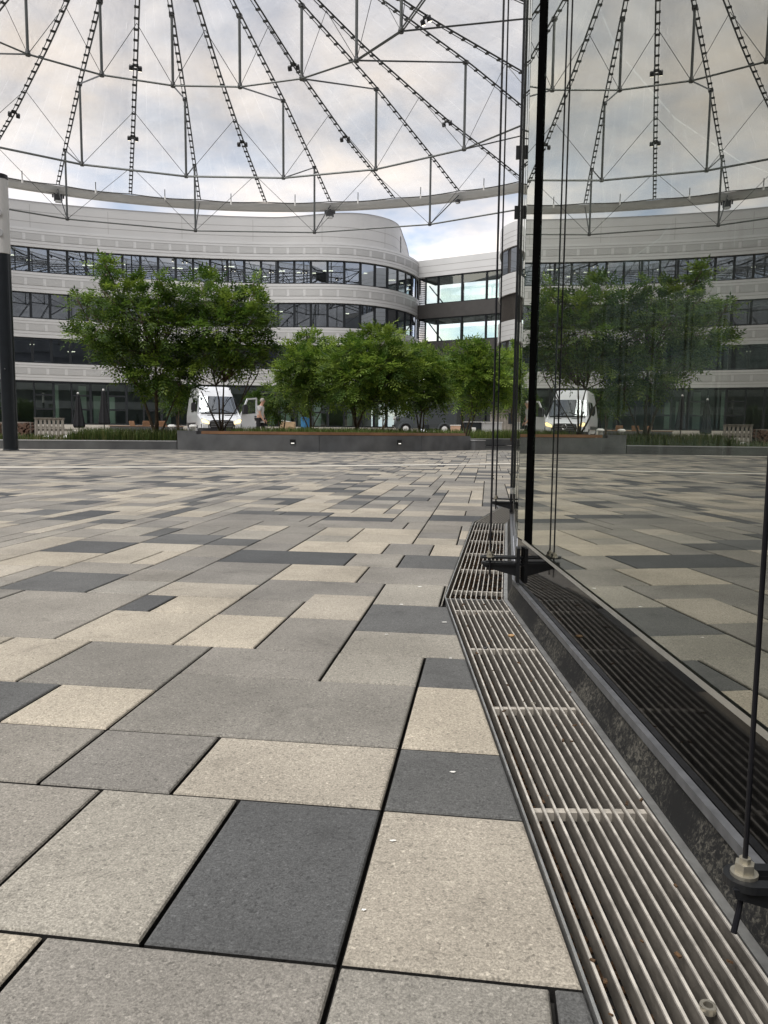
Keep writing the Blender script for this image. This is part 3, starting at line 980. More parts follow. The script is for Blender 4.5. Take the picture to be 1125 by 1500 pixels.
# radial rib cables: two strands with clamps
for k in range(NR):
    T = RIDGE if k % 2 == 0 else VALL
    ang = rib_ang(k); side = Vector((math.cos(ang), -math.sin(ang), 0))
    mb = MB()
    rs = [1.6 + .3 * i for i in range(int((32.1 - 1.6) / .3) + 1)] + [32.12]
    base = [cp(ang, r_, smoothprof(T, r_) + (.02 if r_ < 31.5 else 0)) for r_ in rs]
    mb.tube([p + side * .09 for p in base[::3] + [base[-1]]], .043, 5)
    mb.tube([p - side * .09 for p in base[::3] + [base[-1]]], .022, 5)
    i = 0
    sp = .8
    r_ = 2.0
    while r_ < 32:
        p = cp(ang, r_, smoothprof(T, r_) + .02) - side * .03
        mb.box(p, (.22, .13, .07), Matrix.Rotation(-ang, 3, 'Z'))
        r_ += sp
    mb.build('ridge_cable' if k % 2 == 0 else 'valley_cable', M['ribsteel'], can, world=True)
LEV = [(10.6, 20.75, 17.42), (18.65, 20.0, 15.58), (26.85, 18.85, 14.42)]
# flying posts with nodes and the diagonals out to the next post
for k in range(0, NR, 2):
    ang = rib_ang(k)
    for li, (r_, zt, zb) in enumerate(LEV):
        mb = MB(); a, b = cp(ang, r_, zt), cp(ang, r_, zb)
        mb.tube([a, b], .070, 8)
        po = mb.build('flying_post', M['tubesteel'], can, world=True)
        mb = MB(); mb.lathe([(.04, -.10), (.11, -.08), (.14, .0), (.11, .10), (.085, .18)], 10, (b.x, b.y, b.z))
        mb.box(a, (.26, .2, .16), Matrix.Rotation(-ang, 3, 'Z'))
        mb.build('post_node', M['clamp'], po, world=True)
for li, (r_, zt, zb) in enumerate(LEV):
    for k in range(0, NR, 2):
        ang = rib_ang(k); b = cp(ang, r_, zb)
        e = cp(ang, LEV[li + 1][0], LEV[li + 1][1]) if li < 2 else cp(ang, 32.2, 17.75)
        mb = MB(); mb.tube([b, e], .04, 6); mb.build('diagonal_rod', M['ribsteel'], can, world=True)
for li, (r_, zt, zb) in enumerate(LEV):
    mb = MB()
    for sgn in (-1, 1):
        o = (.085, .075, .0)[li] * sgn
        if li == 2 and sgn > 0: continue
        rad = (.038, .046, .052)[li]
        pts = [cp(rib_ang(k), r_ + o, zb + o * .5) for k in range(0, NR + 1, 2)]
        mb.tube(pts, rad, 6)
    mb.build('hoop_cable', M['tubesteel'], can, world=True)
mb = MB(); mb.lathe([(1.2, 20.6), (1.65, 20.8), (1.65, 21.5), (1.2, 21.7)], 24, (CC.x, CC.y, 0)); mb.build('hub', M['tubesteel'], can, world=True)
# thin stays from every node in view to the neighbouring valley cables
for li, (r_, zt, zb) in enumerate(LEV):
    for k in range(-2, 13, 2):
        for s_ in (-1, 1):
            rr = r_ + (-.3, -.2, -.1)[li]
            a = cp(rib_ang(k), r_, zb); e = cp(rib_ang(k + s_), rr, smoothprof(VALL, rr))
            mb = MB(); mb.tube([a, e], .016, 4); mb.build('stay', M['ribsteel'], can, world=True)
# short white struts at the gutter, one per bay
for k in range(-2, 14):
    ang = rib_ang(k + .5); r_ = 30.9
    mb = MB(); a = cp(ang, r_, 18.25); b = cp(ang, r_ - .02, 17.45)
    mb.tube([a, b], .032, 6)
    so_ = mb.build('gutter_strut', M['tubesteel'], can, world=True)
    mb = MB(); mb.tube([b + Vector((0, 0, .28)), b - Vector((0, 0, .02))], .06, 6); mb.build('strut_sleeve', M['whitepole'], so_, world=True)

# spotlights clipped to the valley cables
SPOTS = [(1, 21.3, 'left edge of the canopy'), (3, 13.6, 'upper pair on the straight vertical rib'), (3, 21.6, 'lower pair on the straight vertical rib'),
         (5, 21.3, 'on the rib right of the vertical one'), (7, 13.3, 'upper pair on the long slanting rib'), (7, 21.2, 'lower pair on the long slanting rib'),
         (9, 21.5, 'rightmost pair in view'), (11, 13.2, 'pair at the top edge with warm lit faces')]
for k, r_, wh in SPOTS:
    ang = rib_ang(k); p = cp(ang, r_, smoothprof(VALL, r_) - .03)
    t = thing('spotlight_pair', 'twin dark spotlights on a canopy cable, ' + wh, 'spotlight', p, -ang, 'spotlights under the canopy')
    mb = MB(); mb.box((0, 0, -.02), (.62, .06, .06)); mb.box((0, 0, .03), (.3, .10, .1)); mb.build('mount_bar', M['clamp'], t)
    for s_ in (-.22, .22):
        mb = MB(); rot = Matrix.Rotation(R(25), 3, 'X')
        pts = [rot @ Vector((0, 0, z_)) + Vector((s_, 0, -.11)) for z_ in (.11, .07, -.11, -.14)]
        mb.tube(pts, [.06, .115, .115, .10], 10)
        l = mb.build('lamp_head', M['plasticblack'], t)
        mb = MB(); mb.tube([rot @ Vector((0, 0, -.142)) + Vector((s_, 0, -.11)), rot @ Vector((0, 0, -.150)) + Vector((s_, 0, -.11))], .085, 10)
        mb.build('lens', M['lampemit'] if k in (11, 3) else M['rimgrey'], l)
# loudspeaker-like dark devices under the ring
for k, wh in ((2, 'at the left under the canopy ring beam'), (6, 'under the ring beam near the curved wall end'), (8, 'small one at the right under the ring beam')):
    ang = rib_ang(k); p = cp(ang, 32.1, 17.42); s_ = 1 if k != 8 else .45
    t = thing('hanging_device', 'dark boxy floodlight hanging ' + wh, 'floodlight', p, -ang, 'dark devices hanging under the canopy ring')
    mb = MB(); mb.box((0, 0, -.30 * s_), (.55 * s_, .35, .46 * s_)); mb.box((-.36 * s_, 0, -.2 * s_), (.1 * s_, .2, .22 * s_)); mb.box((.36 * s_, 0, -.2 * s_), (.1 * s_, .2, .22 * s_))
    mb.build('housing', M['plasticblack'], t)
    mb = MB(); mb.box((0, 0, -.03), (.14, .14, .14)); mb.tube([(-.2 * s_, 0, -.02), (-.8 * s_, 0, .0)], .02, 5); mb.tube([(.2 * s_, 0, -.02), (.8 * s_, 0, 0)], .02, 5)
    mb.build('hanger', M['clamp'], t)
    mb = MB(); mb.box((0, -.1, -.60 * s_), (.42 * s_, .25, .14 * s_)); mb.build('lamp_tray', M['ringbeam'], t)

# ------------------------------------------------------------------ banded office building
bld = thing('office_building', 'long curved white banded office building behind the trees', 'building', (-10, 69, 0))
def arcp(deg, r_): return Vector((CC.x + r_ * math.sin(R(deg)), CC.y + r_ * math.cos(R(deg)), 0))
front = [arcp(-58, 43.2), arcp(-50, 42.2), arcp(-42, 41.4), arcp(-33, 40.7), arcp(-26, 40.2), arcp(-18, 39.6), arcp(-10, 39.3), arcp(-2, 39.2), arcp(4.5, 39.1),
         Vector((-3.3, 69.0, 0)), Vector((-1.5, 69.75, 0)), Vector((.2, 71.1, 0)), Vector((1.6, 73.0, 0)), Vector((2.6, 75.2, 0)), Vector((3.1, 77.6, 0)), Vector((3.3, 80.5, 0)), Vector((3.4, 84, 0)), Vector((3.4, 92, 0))]
FP = catmull(front, 8)
WIN = 1.44
WP = resample(FP, WIN)
WN = normals2(WP)
def offs(P, Nn, o): return [(p.x + n.x * o, p.y + n.y * o) for p, n in zip(P, Nn)]
FR = resample(FP, .48); FN = normals2(FR)
Z = dict(g0=.75, g1=4.36, b1=5.79, l1=7.87, b2=9.40, l2=11.52, b3=13.12, l3=15.13, lip=16.60, top=18.78)
# core behind the windows (floors and back wall)
mb = MB()
inner = offs(FR, FN, -5.0)
mb.wall(inner, .3, 18.0, .3, FN); mb.build('core_wall', M['interior'], bld, world=True)
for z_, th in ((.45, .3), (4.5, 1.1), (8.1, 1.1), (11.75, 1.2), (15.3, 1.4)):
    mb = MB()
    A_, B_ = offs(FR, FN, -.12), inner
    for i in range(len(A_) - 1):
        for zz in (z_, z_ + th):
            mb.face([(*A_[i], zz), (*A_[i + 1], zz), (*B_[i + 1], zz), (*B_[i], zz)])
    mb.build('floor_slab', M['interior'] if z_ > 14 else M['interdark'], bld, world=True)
def band(z0, z1, proud=.22):
    P = offs(FR, FN, proud)
    mb = MB(); mb.wall(P, z0, z1, .30, FN); b_ = mb.build('facade_band', M['facade'], bld, world=True)
    h = z1 - z0
    # perforated vents
    Q = resample(FP, .24); QN = normals2(Q)
    step = 6; zc0, zc1 = z0 + h * .36, z0 + h * .70
    i = 0
    while i + step < len(Q):
        pp, nn = Q[i:i + step], QN[i:i + step]
        if pp[0].x > -33.5 and pp[0].y < 82:
            mv = MB()
            S = [(p.x + n.x * (proud + .015), p.y + n.y * (proud + .015)) for p, n in zip(pp, nn)]
            for a in range(len(S) - 1):
                mv.face([(*S[a], zc0), (*S[a + 1], zc0), (*S[a + 1], zc1), (*S[a], zc1)])
            # weld the panel into one sheet
            mv.build('vent', M['vent'], b_, world=True)
        i += step
    # shadow gaps between the sheets
    for zz in (z0 + h * .18, zc0 - .03, zc1 + .03, z0 + h * .86):
        ms = MB()
        S = [(p.x + n.x * (proud + .006), p.y + n.y * (proud + .006)) for p, n in zip(FR, FN)]
        for a in range(len(S) - 1):
            ms.face([(*S[a], zz - .014), (*S[a + 1], zz - .014), (*S[a + 1], zz + .014), (*S[a], zz + .014)])
        ms.build('sheet_joint', M['seam'], b_, world=True)
    return b_
band(Z['g1'], Z['b1']); band(Z['l1'], Z['b2']); band(Z['l2'], Z['b3']); band(Z['l3'], Z['lip'], .26)
# attic storey
attic = [p for p in front[:9]] + [Vector((-3.3, 69.06, 0)), Vector((-1.5, 69.82, 0)), Vector((-.05, 71.0, 0)), Vector((.8, 72.4, 0)), Vector((1.2, 74.0, 0)), Vector((1.55, 77, 0)), Vector((2.1, 82, 0)), Vector((2.8, 91, 0))]
AP_ = resample(catmull(attic, 8), .5); AN_ = normals2(AP_)
def ztop(p):
    t = min(1, max(0, (p.x + 10) / 9)); return Z['top'] + .55 * t * t * (3 - 2 * t)
mb = MB(); mb.wall(offs(AP_, AN_, .0), Z['lip'] - .05, Z['top'], .3, AN_)
mb.v = [(a, b, ztop(Vector((a, b, 0))) if c > 18 else c) for a, b, c in mb.v]
at_ = mb.build('attic_wall', M['facade2'], bld, world=True)
ms = MB()
for zz in (17.15, 18.0):
    S = offs(AP_, AN_, .006)
    for a in range(len(S) - 1): ms.face([(*S[a], zz - .015), (*S[a + 1], zz - .015), (*S[a + 1], zz + .015), (*S[a], zz + .015)])
for i in range(5, len(AP_), 12):
    p, n = AP_[i], AN_[i]; t_ = Vector((-n.y, n.x)) * .012
    ms.face([(p.x + n.x * .007 - t_.x, p.y + n.y * .007 - t_.y, 16.7), (p.x + n.x * .007 + t_.x, p.y + n.y * .007 + t_.y, 16.7), (p.x + n.x * .007 + t_.x, p.y + n.y * .007 + t_.y, 18.52), (p.x + n.x * .007 - t_.x, p.y + n.y * .007 - t_.y, 18.52)])
ms.build('sheet_joint', M['seam'], at_, world=True)
mb = MB(); S = offs(AP_, AN_, .05); S2 = offs(AP_, AN_, -8)
for a in range(len(S) - 1): mb.face([(*S[a], ztop(AP_[a])), (*S[a + 1], ztop(AP_[a + 1])), (*S2[a + 1], ztop(AP_[a + 1])), (*S2[a], ztop(AP_[a]))])
mb.build('roof', M['facade2'], bld, world=True)
mb = MB(); S = offs(FR, FN, .26); S2 = offs(FR, FN, -6)
for a in range(len(S) - 1): mb.face([(*S[a], Z['lip'] - .01), (*S[a + 1], Z['lip'] - .01), (*S2[a + 1], Z['lip'] - .01), (*S2[a], Z['lip'] - .01)])
mb.build('terrace_deck', M['ringbeam'], bld, world=True)
# attic side window
mb = MB(); p = Vector((1.32, 75.0)); mb.box((p.x + .02, p.y, 17.9), (.06, .9, 1.5), Matrix.Rotation(R(-6), 3, 'Z')); mb.build('side_window', M['darkframe'], bld, world=True)
# windows: frame with its pane, three storeys
rw = random.Random(5)
lo = next(i for i, p in enumerate(WP) if p.x > -35.5)
hi = next(i for i, p in enumerate(WP) if p.y > 80 and p.x > 2)
LV = [(Z['b1'], Z['l1']), (Z['b2'], Z['l2']), (Z['b3'], Z['l3'])]
for z0, z1 in LV:
    for i in range(lo, hi):
        a, b = WP[i], WP[i + 1]; d = (b - a); L = d.length; d.normalize(); n = Vector((d.y, -d.x, 0))
        fw = .10
        mb = MB()
        for s_ in (fw / 2 + .002, L - fw / 2 - .002):
            q = a + d * s_
            mb.bar((q.x, q.y, z0), (q.x, q.y, z1), fw, .14, n)
        for zz, hh in ((z0 + .05, .10), (z1 - .05, .10)):
            q, r_ = a + d * fw, b - d * fw
            mb.bar((q.x, q.y, zz), (r_.x, r_.y, zz), .13, hh)
        w_ = mb.build('window', M['darkframe'], bld, world=True)
        jx = rw.uniform(-.012, .012); jz = rw.uniform(-.01, .01)
        mb = MB(); q, r_ = a + d * .09, b - d * .09
        n1, n2 = n * jx, n * -jx
        mb.face([(q.x + n1.x, q.y + n1.y, z0 + .09), (r_.x + n2.x, r_.y + n2.y, z0 + .09), (r_.x + n2.x + n.x * jz, r_.y + n2.y + n.y * jz, z1 - .09), (q.x + n1.x + n.x * jz, q.y + n1.y + n.y * jz, z1 - .09)])
        mb.build('pane', M['pane'], w_, world=True, fixn=False)
# pulled blinds behind a few panes and lit lamps on the office ceilings
mb = MB(); ml = MB()
for (li, i, f) in ((2, lo + 16, 1.0), (1, lo + 9, .75), (1, lo + 10, .5), (0, lo + 12, .4), (1, hi - 5, 1.0), (1, hi - 6, 1.0)):
    z0, z1 = LV[li]
    if i + 1 >= len(WP): continue
    a, b = WP[i], WP[i + 1]; n = WN[i]
    mb.face([(a.x - n.x * .15, a.y - n.y * .15, z1 - .1 - (z1 - z0 - .2) * f), (b.x - n.x * .15, b.y - n.y * .15, z1 - .1 - (z1 - z0 - .2) * f), (b.x - n.x * .15, b.y - n.y * .15, z1 - .1), (a.x - n.x * .15, a.y - n.y * .15, z1 - .1)])
mb.build('roller_blind', M['blind'], bld, world=True)
for li, (z0, z1) in enumerate(LV):
    for i in range(lo, hi):
        if rw.random() < (.55 if li == 2 else .22):
            a = WP[i]; n = WN[i]; dep = rw.uniform(.8, 3.2)
            ml.box((a.x - n.x * dep, a.y - n.y * dep, z1 - rw.uniform(.18, .8)), (rw.choice((.6, .9, .3)), .16, .06), Matrix.Rotation(rw.uniform(-.3, .3), 3, 'Z'))
ml.build('ceiling_lamps', M['lampemit'], bld, world=True)
# ground floor
mb = MB(); P = offs(FR, FN, .45); mb.wall(P, .295, Z['g0'], 5.0, FN); mb.build('plinth', M['upper'], bld, world=True)
for i in range(lo, hi):
    a, b = WP[i], WP[i + 1]; d = (b - a); L = d.length; d.normalize(); n = Vector((d.y, -d.x, 0))
    z0, z1 = Z['g0'], Z['g1']
    mb = MB(); fw = .15 if i % 2 else .08
    q = a + d * (fw / 2 + .002); mb.bar((q.x, q.y, z0), (q.x, q.y, z1), fw, .2, n)
    q = b - d * .03; mb.bar((q.x, q.y, z0), (q.x, q.y, z1), .055, .18, n)
    for zz, hh in ((z0 + .06, .12), (z1 - .1, .2)) + (((z0 + 1.28, .14), (z0 + 2.45, .14)) if i % 2 == 0 else ()):
        q, r_ = a + d * fw, b - d * .06
        mb.bar((q.x, q.y, zz), (r_.x, r_.y, zz), .15, hh)
    w_ = mb.build('shopfront', M['darkframe'], bld, world=True)
    mb = MB(); q, r_ = a + d * .07, b - d * .05; j_ = n * rw.uniform(-.015, .015)
    mb.face([(q.x + j_.x, q.y + j_.y, z0 + .1), (r_.x - j_.x, r_.y - j_.y, z0 + .1), (r_.x - j_.x, r_.y - j_.y, z1 - .1), (q.x + j_.x, q.y + j_.y, z1 - .1)])
    mb.build('pane', M['shoppane'], w_, world=True, fixn=False)
# entrance porch of darker frames with pale inner blinds
mb = MB(); mi = MB()
for i in range(lo + 5, hi - 6):
    a, b = WP[i], WP[i + 1]; n = WN[i]
    if rw.random() < .62:
        s0 = rw.uniform(0, .4); s1 = s0 + rw.uniform(.25, .6)
        p, q = a.lerp(b, s0), a.lerp(b, min(1, s1)); dep = rw.uniform(.5, 1.6)
        z1 = Z['g1'] - rw.choice((.3, 1.1, .2))
        mi.face([(p.x - n.x * dep, p.y - n.y * dep, .8), (q.x - n.x * dep, q.y - n.y * dep, .8), (q.x - n.x * dep, q.y - n.y * dep, z1), (p.x - n.x * dep, p.y - n.y * dep, z1)])
mi.build('inner_screen', M['blind'], bld, world=True)

# glazed bridge
br = thing('glazed_bridge', 'two storey glass link between the white building and the right one', 'bridge', (7, 74, 0))
b0_, b1_ = Vector((3.15, 76.2, 0)), Vector((10.95, 71.4, 0))
bd = (b1_ - b0_); bL = bd.length; bd.normalize(); bn = Vector((bd.y, -bd.x, 0))
def bpt(s, o=0): return b0_ + bd * s + bn * o
def brbar(name, z0, z1, m, o, th):
    mb = MB(); p, q = bpt(0, o), bpt(bL, o)
    mb.bar((p.x, p.y, (z0 + z1) / 2), (q.x, q.y, (z0 + z1) / 2), th, z1 - z0)
    return mb.build(name, m, br, world=True)
pr = brbar('parapet', 15.13, 16.7, M['facade'], 0, .5)
ms = MB()
for zz in (15.5, 16.1):
    p, q = bpt(0, .257), bpt(bL, .257); ms.face([(p.x, p.y, zz), (q.x, q.y, zz), (q.x, q.y, zz + .03), (p.x, p.y, zz + .03)])
ms.build('sheet_joint', M['seam'], pr, world=True)
brbar('spandrel', 11.25, 12.55, M['darkclad'], 0, .45)
brbar('lower_spandrel', 7.7, 9.0, M['darkclad'], 0, .45)
mb = MB()
for z_ in (15.05, 12.0, 11.2, 9.0):
    p, q = bpt(0, -1.8), bpt(bL, -1.8); mb.bar((p.x, p.y, z_), (q.x, q.y, z_), 3.2, .12)
mb.build('deck', M['interdark'], br, world=True)
for z0, z1 in ((12.55, 15.13), (9.0, 11.25)):
    nb_ = 4
    edges = [.75, 2.15, 4.65, 7.15, bL]
    for e in range(4):
        mb = MB(); s0, s1 = edges[e], edges[e + 1]
        for s_ in (s0 + .06, s1 - .0):
            p = bpt(s_, .05); mb.bar((p.x, p.y, z0), (p.x, p.y, z1), .11, .2, bn)
        for zz in (z0 + .05, z1 - .05):
            p, q = bpt(s0 + .1, .05), bpt(s1 - .07, .05); mb.bar((p.x, p.y, zz), (q.x, q.y, zz), .16, .1)
        if e:
            mr = MB(); p = bpt(lerp(s0, s1, .42), -3.3); mr.bar((p.x, p.y, z0), (p.x, p.y, z1), .07, .1, bn); mr.build('rear_mullion', M['darkframe'], br, world=True)
        f = mb.build('bridge_window', M['darkframe'], br, world=True)
        mb = MB(); p, q = bpt(s0 + .1, .06), bpt(s1 - .06, .06)
        mb.face([(p.x, p.y, z0 + .09), (q.x, q.y, z0 + .09), (q.x, q.y, z1 - .09), (p.x, p.y, z1 - .09)])
        mb.build('pane', M['bridgepane'], f, world=True, fixn=False)
    mb = MB(); p, q = bpt(0.6, -3.4), bpt(bL, -3.4)
    mb.face([(p.x, p.y, z0 + .09), (q.x, q.y, z0 + .09), (q.x, q.y, z1 - .5), (p.x, p.y, z1 - .5)])
    mb.build('rear_pane', M['bridgepane'], br, world=True, fixn=False)
    # dark grid screen beside the white building
    mb = MB()
    for k in range(6):
        p = bpt(.08 + k * .13, .0); mb.bar((p.x, p.y, z0), (p.x, p.y, z1), .035, .08, bn)
    for k in range(14):
        zz = lerp(z0, z1, k / 13.0); p, q = bpt(.02, .03), bpt(.78, .03); mb.bar((p.x, p.y, zz), (q.x, q.y, zz), .05, .05)
    mb.build('grid_screen', M['darkframe'], br, world=True)
mb = MB(); p, q = bpt(-1, -3.5), bpt(bL + 1, -3.5)
mb.bar((p.x, p.y, 4.75), (q.x, q.y, 4.75), .3, 8.5); mb.build('recess_wall', M['interdark'], br, world=True)
mb = MB(); p, q = bpt(-.5, -3.2), bpt(bL + .5, -3.2)
for k in range(9):
    z = p.lerp(q, k / 8); mb.bar((z.x, z.y, .32), (z.x, z.y, 7.5), .12, .2, bn)
mb.build('recess_frame', M['darkframe'], br, world=True)
# slanting stair line behind the first pane
mb = MB()
for z0, z1 in ((12.7, 14.4), (9.1, 10.9)):
    p, q = bpt(.9, -.5), bpt(2.4, -.5)
    mb.bar((p.x, p.y, z1), (q.x, q.y, z0), .1, .09)
mb.build('stair_rail', M['darkframe'], br, world=True)

# right hand building end
rb = thing('side_building', 'rounded end of the banded building at the right, half hidden by glass pavilion', 'building', (12, 62, 0))
rfront = [Vector((12.5, 80, 0)), Vector((11.5, 75, 0)), Vector((10.6, 70.5, 0)), Vector((9.85, 67.4, 0)), Vector((9.58, 65.0, 0)), Vector((9.95, 63.4, 0)), Vector((10.6, 62.2, 0)), Vector((12.0, 60.2, 0)), Vector((15, 56.5, 0)), Vector((19, 50.5, 0)), Vector((23, 43, 0)), Vector((26, 34, 0))]
RP = resample(catmull(rfront, 8), .5); RN = normals2(RP)
for z0, z1, nm, m, o in ((15.13, 17.0, 'facade_band', 'facade', .2), (11.5, 13.1, 'facade_band', 'facade', .2), (7.87, 9.4, 'facade_band', 'facade', .2), (4.36, 5.79, 'facade_band', 'facade', .2)):
    mb = MB(); mb.wall(offs(RP, RN, o), z0, z1, .3, RN); b_ = mb.build(nm, M[m], rb, world=True)
    S = offs(RP, RN, o + .006)
    for zz in (z0 + .35, z0 + .75, z0 + 1.15):
        ms = MB()
        for a in range(len(S) - 1): ms.face([(*S[a], zz), (*S[a + 1], zz), (*S[a + 1], zz + .025), (*S[a], zz + .025)])
        ms.build('sheet_joint', M['seam'], b_, world=True)
for z0, z1, m in ((13.1, 15.13, 'darkclad'), (9.4, 11.5, 'slatclad'), (5.79, 7.87, 'darkclad'), (.3, 4.36, 'darkclad')):
    mb = MB(); mb.wall(offs(RP, RN, 0), z0 + .002, z1 - .002, .2, RN)
    if m == 'slatclad':
        Q = resample(catmull(rfront, 8), .16); QN = normals2(Q)
        for p, n in zip(Q, QN): mb.bar((p.x + n.x * .03, p.y + n.y * .03, z0 + .01), (p.x + n.x * .03, p.y + n.y * .03, z1 - .01), .06, .06, (n.x, n.y, 0))
    mb.build('storey_wall', M[m], rb, world=True)
    if m == 'darkclad' and z0 > 1:
        for s_ in range(22, len(RP) - 4, 3):
            p, q, n = RP[s_], RP[s_ + 2], RN[s_ + 1]
            mb = MB(); mb.face([(p.x + n.x * .05, p.y + n.y * .05, z0 + .1), (q.x + n.x * .05, q.y + n.y * .05, z0 + .1), (q.x + n.x * .05, q.y + n.y * .05, z1 - .1), (p.x + n.x * .05, p.y + n.y * .05, z1 - .1)])
            mb.build('window', M['pane'], rb, world=True, fixn=False)
mb = MB(); S = offs(RP, RN, .2); S2 = offs(RP, RN, -9)
for a in range(len(S) - 1): mb.face([(*S[a], 16.98), (*S[a + 1], 16.98), (*S2[a + 1], 16.98), (*S2[a], 16.98)])
mb.build('roof', M['facade2'], rb, world=True)

# the block closing the plaza behind the viewer (seen mirrored in the office windows)
ob = thing('opposite_building', 'banded office block on the far side of the plaza, mirrored in the windows', 'building', (CC.x, -28, 0))
OP = [arcp(d_, 58) for d_ in range(95, 300, 3)]; ON = normals2(OP)
for z0, z1, m, o in ((.0, 4.3, 'oppclad', 0), (4.3, 5.8, 'facade', .2), (5.8, 7.9, 'oppclad', 0), (7.9, 9.4, 'facade', .2), (9.4, 11.5, 'oppclad', 0), (11.5, 13.1, 'facade', .2), (13.1, 15.1, 'oppclad', 0), (15.1, 28.0, 'oppclad', .2)):
    mb = MB(); mb.wall(offs(OP, ON, o), z0, z1, .4, ON); mb.build('facade_band' if o else 'storey_wall', M[m], ob, world=True)

# ------------------------------------------------------------------ planter, kerb, grass
pl = thing('planter_bench', 'grey precast planter wall with wooden seat on top', 'planter', (-1.3, 18, 0))
bfront = [Vector((-4.85, 18.05, 0)), Vector((-3.2, 17.75, 0)), Vector((-1.35, 17.75, 0)), Vector((.6, 18.75, 0)), Vector((2.3, 20.7, 0))]
BP = resample(catmull(bfront, 10), .12); BN = normals2(BP)
nB = len(BP)
cuts = [0, int(nB * .40), int(nB * .735), nB - 1]
for a, b in zip(cuts, cuts[1:]):
    P = [Vector(p) for p in BP[a:b + 1]]; Nn = BN[a:b + 1]
    d = (P[1] - P[0]).normalized(); P[0] = P[0] + d * .004; d = (P[-1] - P[-2]).normalized(); P[-1] = P[-1] - d * .004
    mb = MB(); mb.wall([(p.x, p.y) for p in P], 0, .375 if a else .375, .5, Nn)
    mb.build('wall_block', M['concrete'], pl, world=True)
# taller bare end at the left
P = BP[0:5]; Nn = BN[0:5]
mb = MB(); mb.wall([(p.x, p.y) for p in P], .3755, .455, .5, Nn); mb.build('end_block', M['concrete'], pl, world=True)
for a, b in ((5, int(nB * .5)), (int(nB * .5), nB - 3)):
    P = [Vector(p) for p in BP[a:b + 1]]; Nn = BN[a:b + 1]
    d = (P[-1] - P[-2]).normalized(); P[-1] = P[-1] - d * .006
    mb = MB()
    for o0, o1 in ((.005, .125), (.135, .255), (.265, .385)):
        mb.wall([(p.x - n.x * o0, p.y - n.y * o0) for p, n in zip(P, Nn)], .385, .45, o1 - o0, Nn)
    mb.build('seat_plank', M['wood'], pl, world=True)
mb = MB(); P = BP[7:nB - 4]; mb.wall([(p.x - n.x * .05, p.y - n.y * .05) for p, n in zip(P, BN[7:nB - 4])], .376, .384, .3, BN[7:nB - 4]); mb.build('seat_bearer', M['stepblack'], pl, world=True)
# low stub at the right end
p = BP[-1] + Vector((.1, .12, 0)); mb = MB(); mb.box((p.x + .02, p.y + .06, .125), (.42, .42, .25), Matrix.Rotation(R(45), 3, 'Z')); st = mb.build('end_stub', M['concrete'], pl, world=True)
mb = MB(); mb.box((p.x + .02, p.y + .06, .263), (.44, .44, .02), Matrix.Rotation(R(45), 3, 'Z')); mb.build('stub_cap', M['concretecap'], st, world=True)
for px in (432, 585):
    best = min(range(nB), key=lambda i: abs((562.5 + F_PX * BP[i].x / BP[i].y) - px))
    p, n = BP[best], BN[best]; a = math.atan2(n.x, -n.y)
    mb = MB(); mb.box((p.x + n.x * .004, p.y + n.y * .004, .225), (.125, .02, .105), Matrix.Rotation(a, 3, 'Z')); s_ = mb.build('step_light', M['stepblack'], pl, world=True)
    mb = MB(); mb.box((p.x + n.x * .016, p.y + n.y * .016, .192), (.075, .008, .022), Matrix.Rotation(a, 3, 'Z')); mb.build('lens', M['steplit'], s_, world=True)
# kerb left
ks = thing('planter_kerb', 'low grey kerb wall with pale cap at the left, behind the tall pole', 'kerb', (-8, 17.4, 0))
kf = resample(catmull([Vector((-22, 15.5, 0)), Vector((-15, 16.9, 0)), Vector((-8.6, 17.45, 0)), Vector((-4.87, 18.1, 0))], 10), .5)
kn = normals2(kf)
cut = [0, len(kf) // 2 + 2, int(len(kf) * .80), len(kf) - 1]
for a, b in zip(cut, cut[1:]):
    P = [Vector(p) for p in kf[a:b + 1]]; P[-1] = P[-1] - (P[-1] - P[-2]).normalized() * .008
    mb = MB(); mb.wall([(p.x, p.y) for p in P], 0, .195, .18, kn[a:b + 1]); k_ = mb.build('kerb_block', M['concrete'], ks, world=True)
    mb = MB(); mb.wall([(p.x + n.x * .004, p.y + n.y * .004) for p, n in zip(P, kn[a:b + 1])], .196, .214, .19, kn[a:b + 1]); mb.build('cap', M['concretecap'], k_, world=True)
# pale strip of paving in front of the left kerb
mb = MB()
P = [(p.x + n.x * .02, p.y + n.y * .02) for p, n in zip(kf, kn)]; Q = [(p.x + n.x * .55, p.y + n.y * .55) for p, n in zip(kf, kn)]
for i in range(len(P) - 4): mb.face([(*P[i], .0045), (*P[i + 1], .0045), (*Q[i + 1], .0045), (*Q[i], .0045)])
tag(mb.build('kerb_paving', M['stripe']), kind='structure')
# kerb right, farther off
kr = thing('planter_kerb', 'far low grey kerb at the right, seen between bench end and cables', 'kerb', (4.5, 28, 0))
rf = resample(catmull([Vector((2.4, 27.2, 0)), Vector((3.6, 27.9, 0)), Vector((5.0, 29.0, 0)), Vector((6.6, 30.6, 0)), Vector((8, 33, 0))], 8), .5); rn = normals2(rf)
mb = MB(); mb.wall([(p.x, p.y) for p in rf], 0, .23, .2, rn); k_ = mb.build('kerb_block', M['concrete'], kr, world=True)
mb = MB(); mb.wall([(p.x + n.x * .004, p.y + n.y * .004) for p, n in zip(rf, rn)], .231, .247, .21, rn); mb.build('cap', M['concretecap'], k_, world=True)

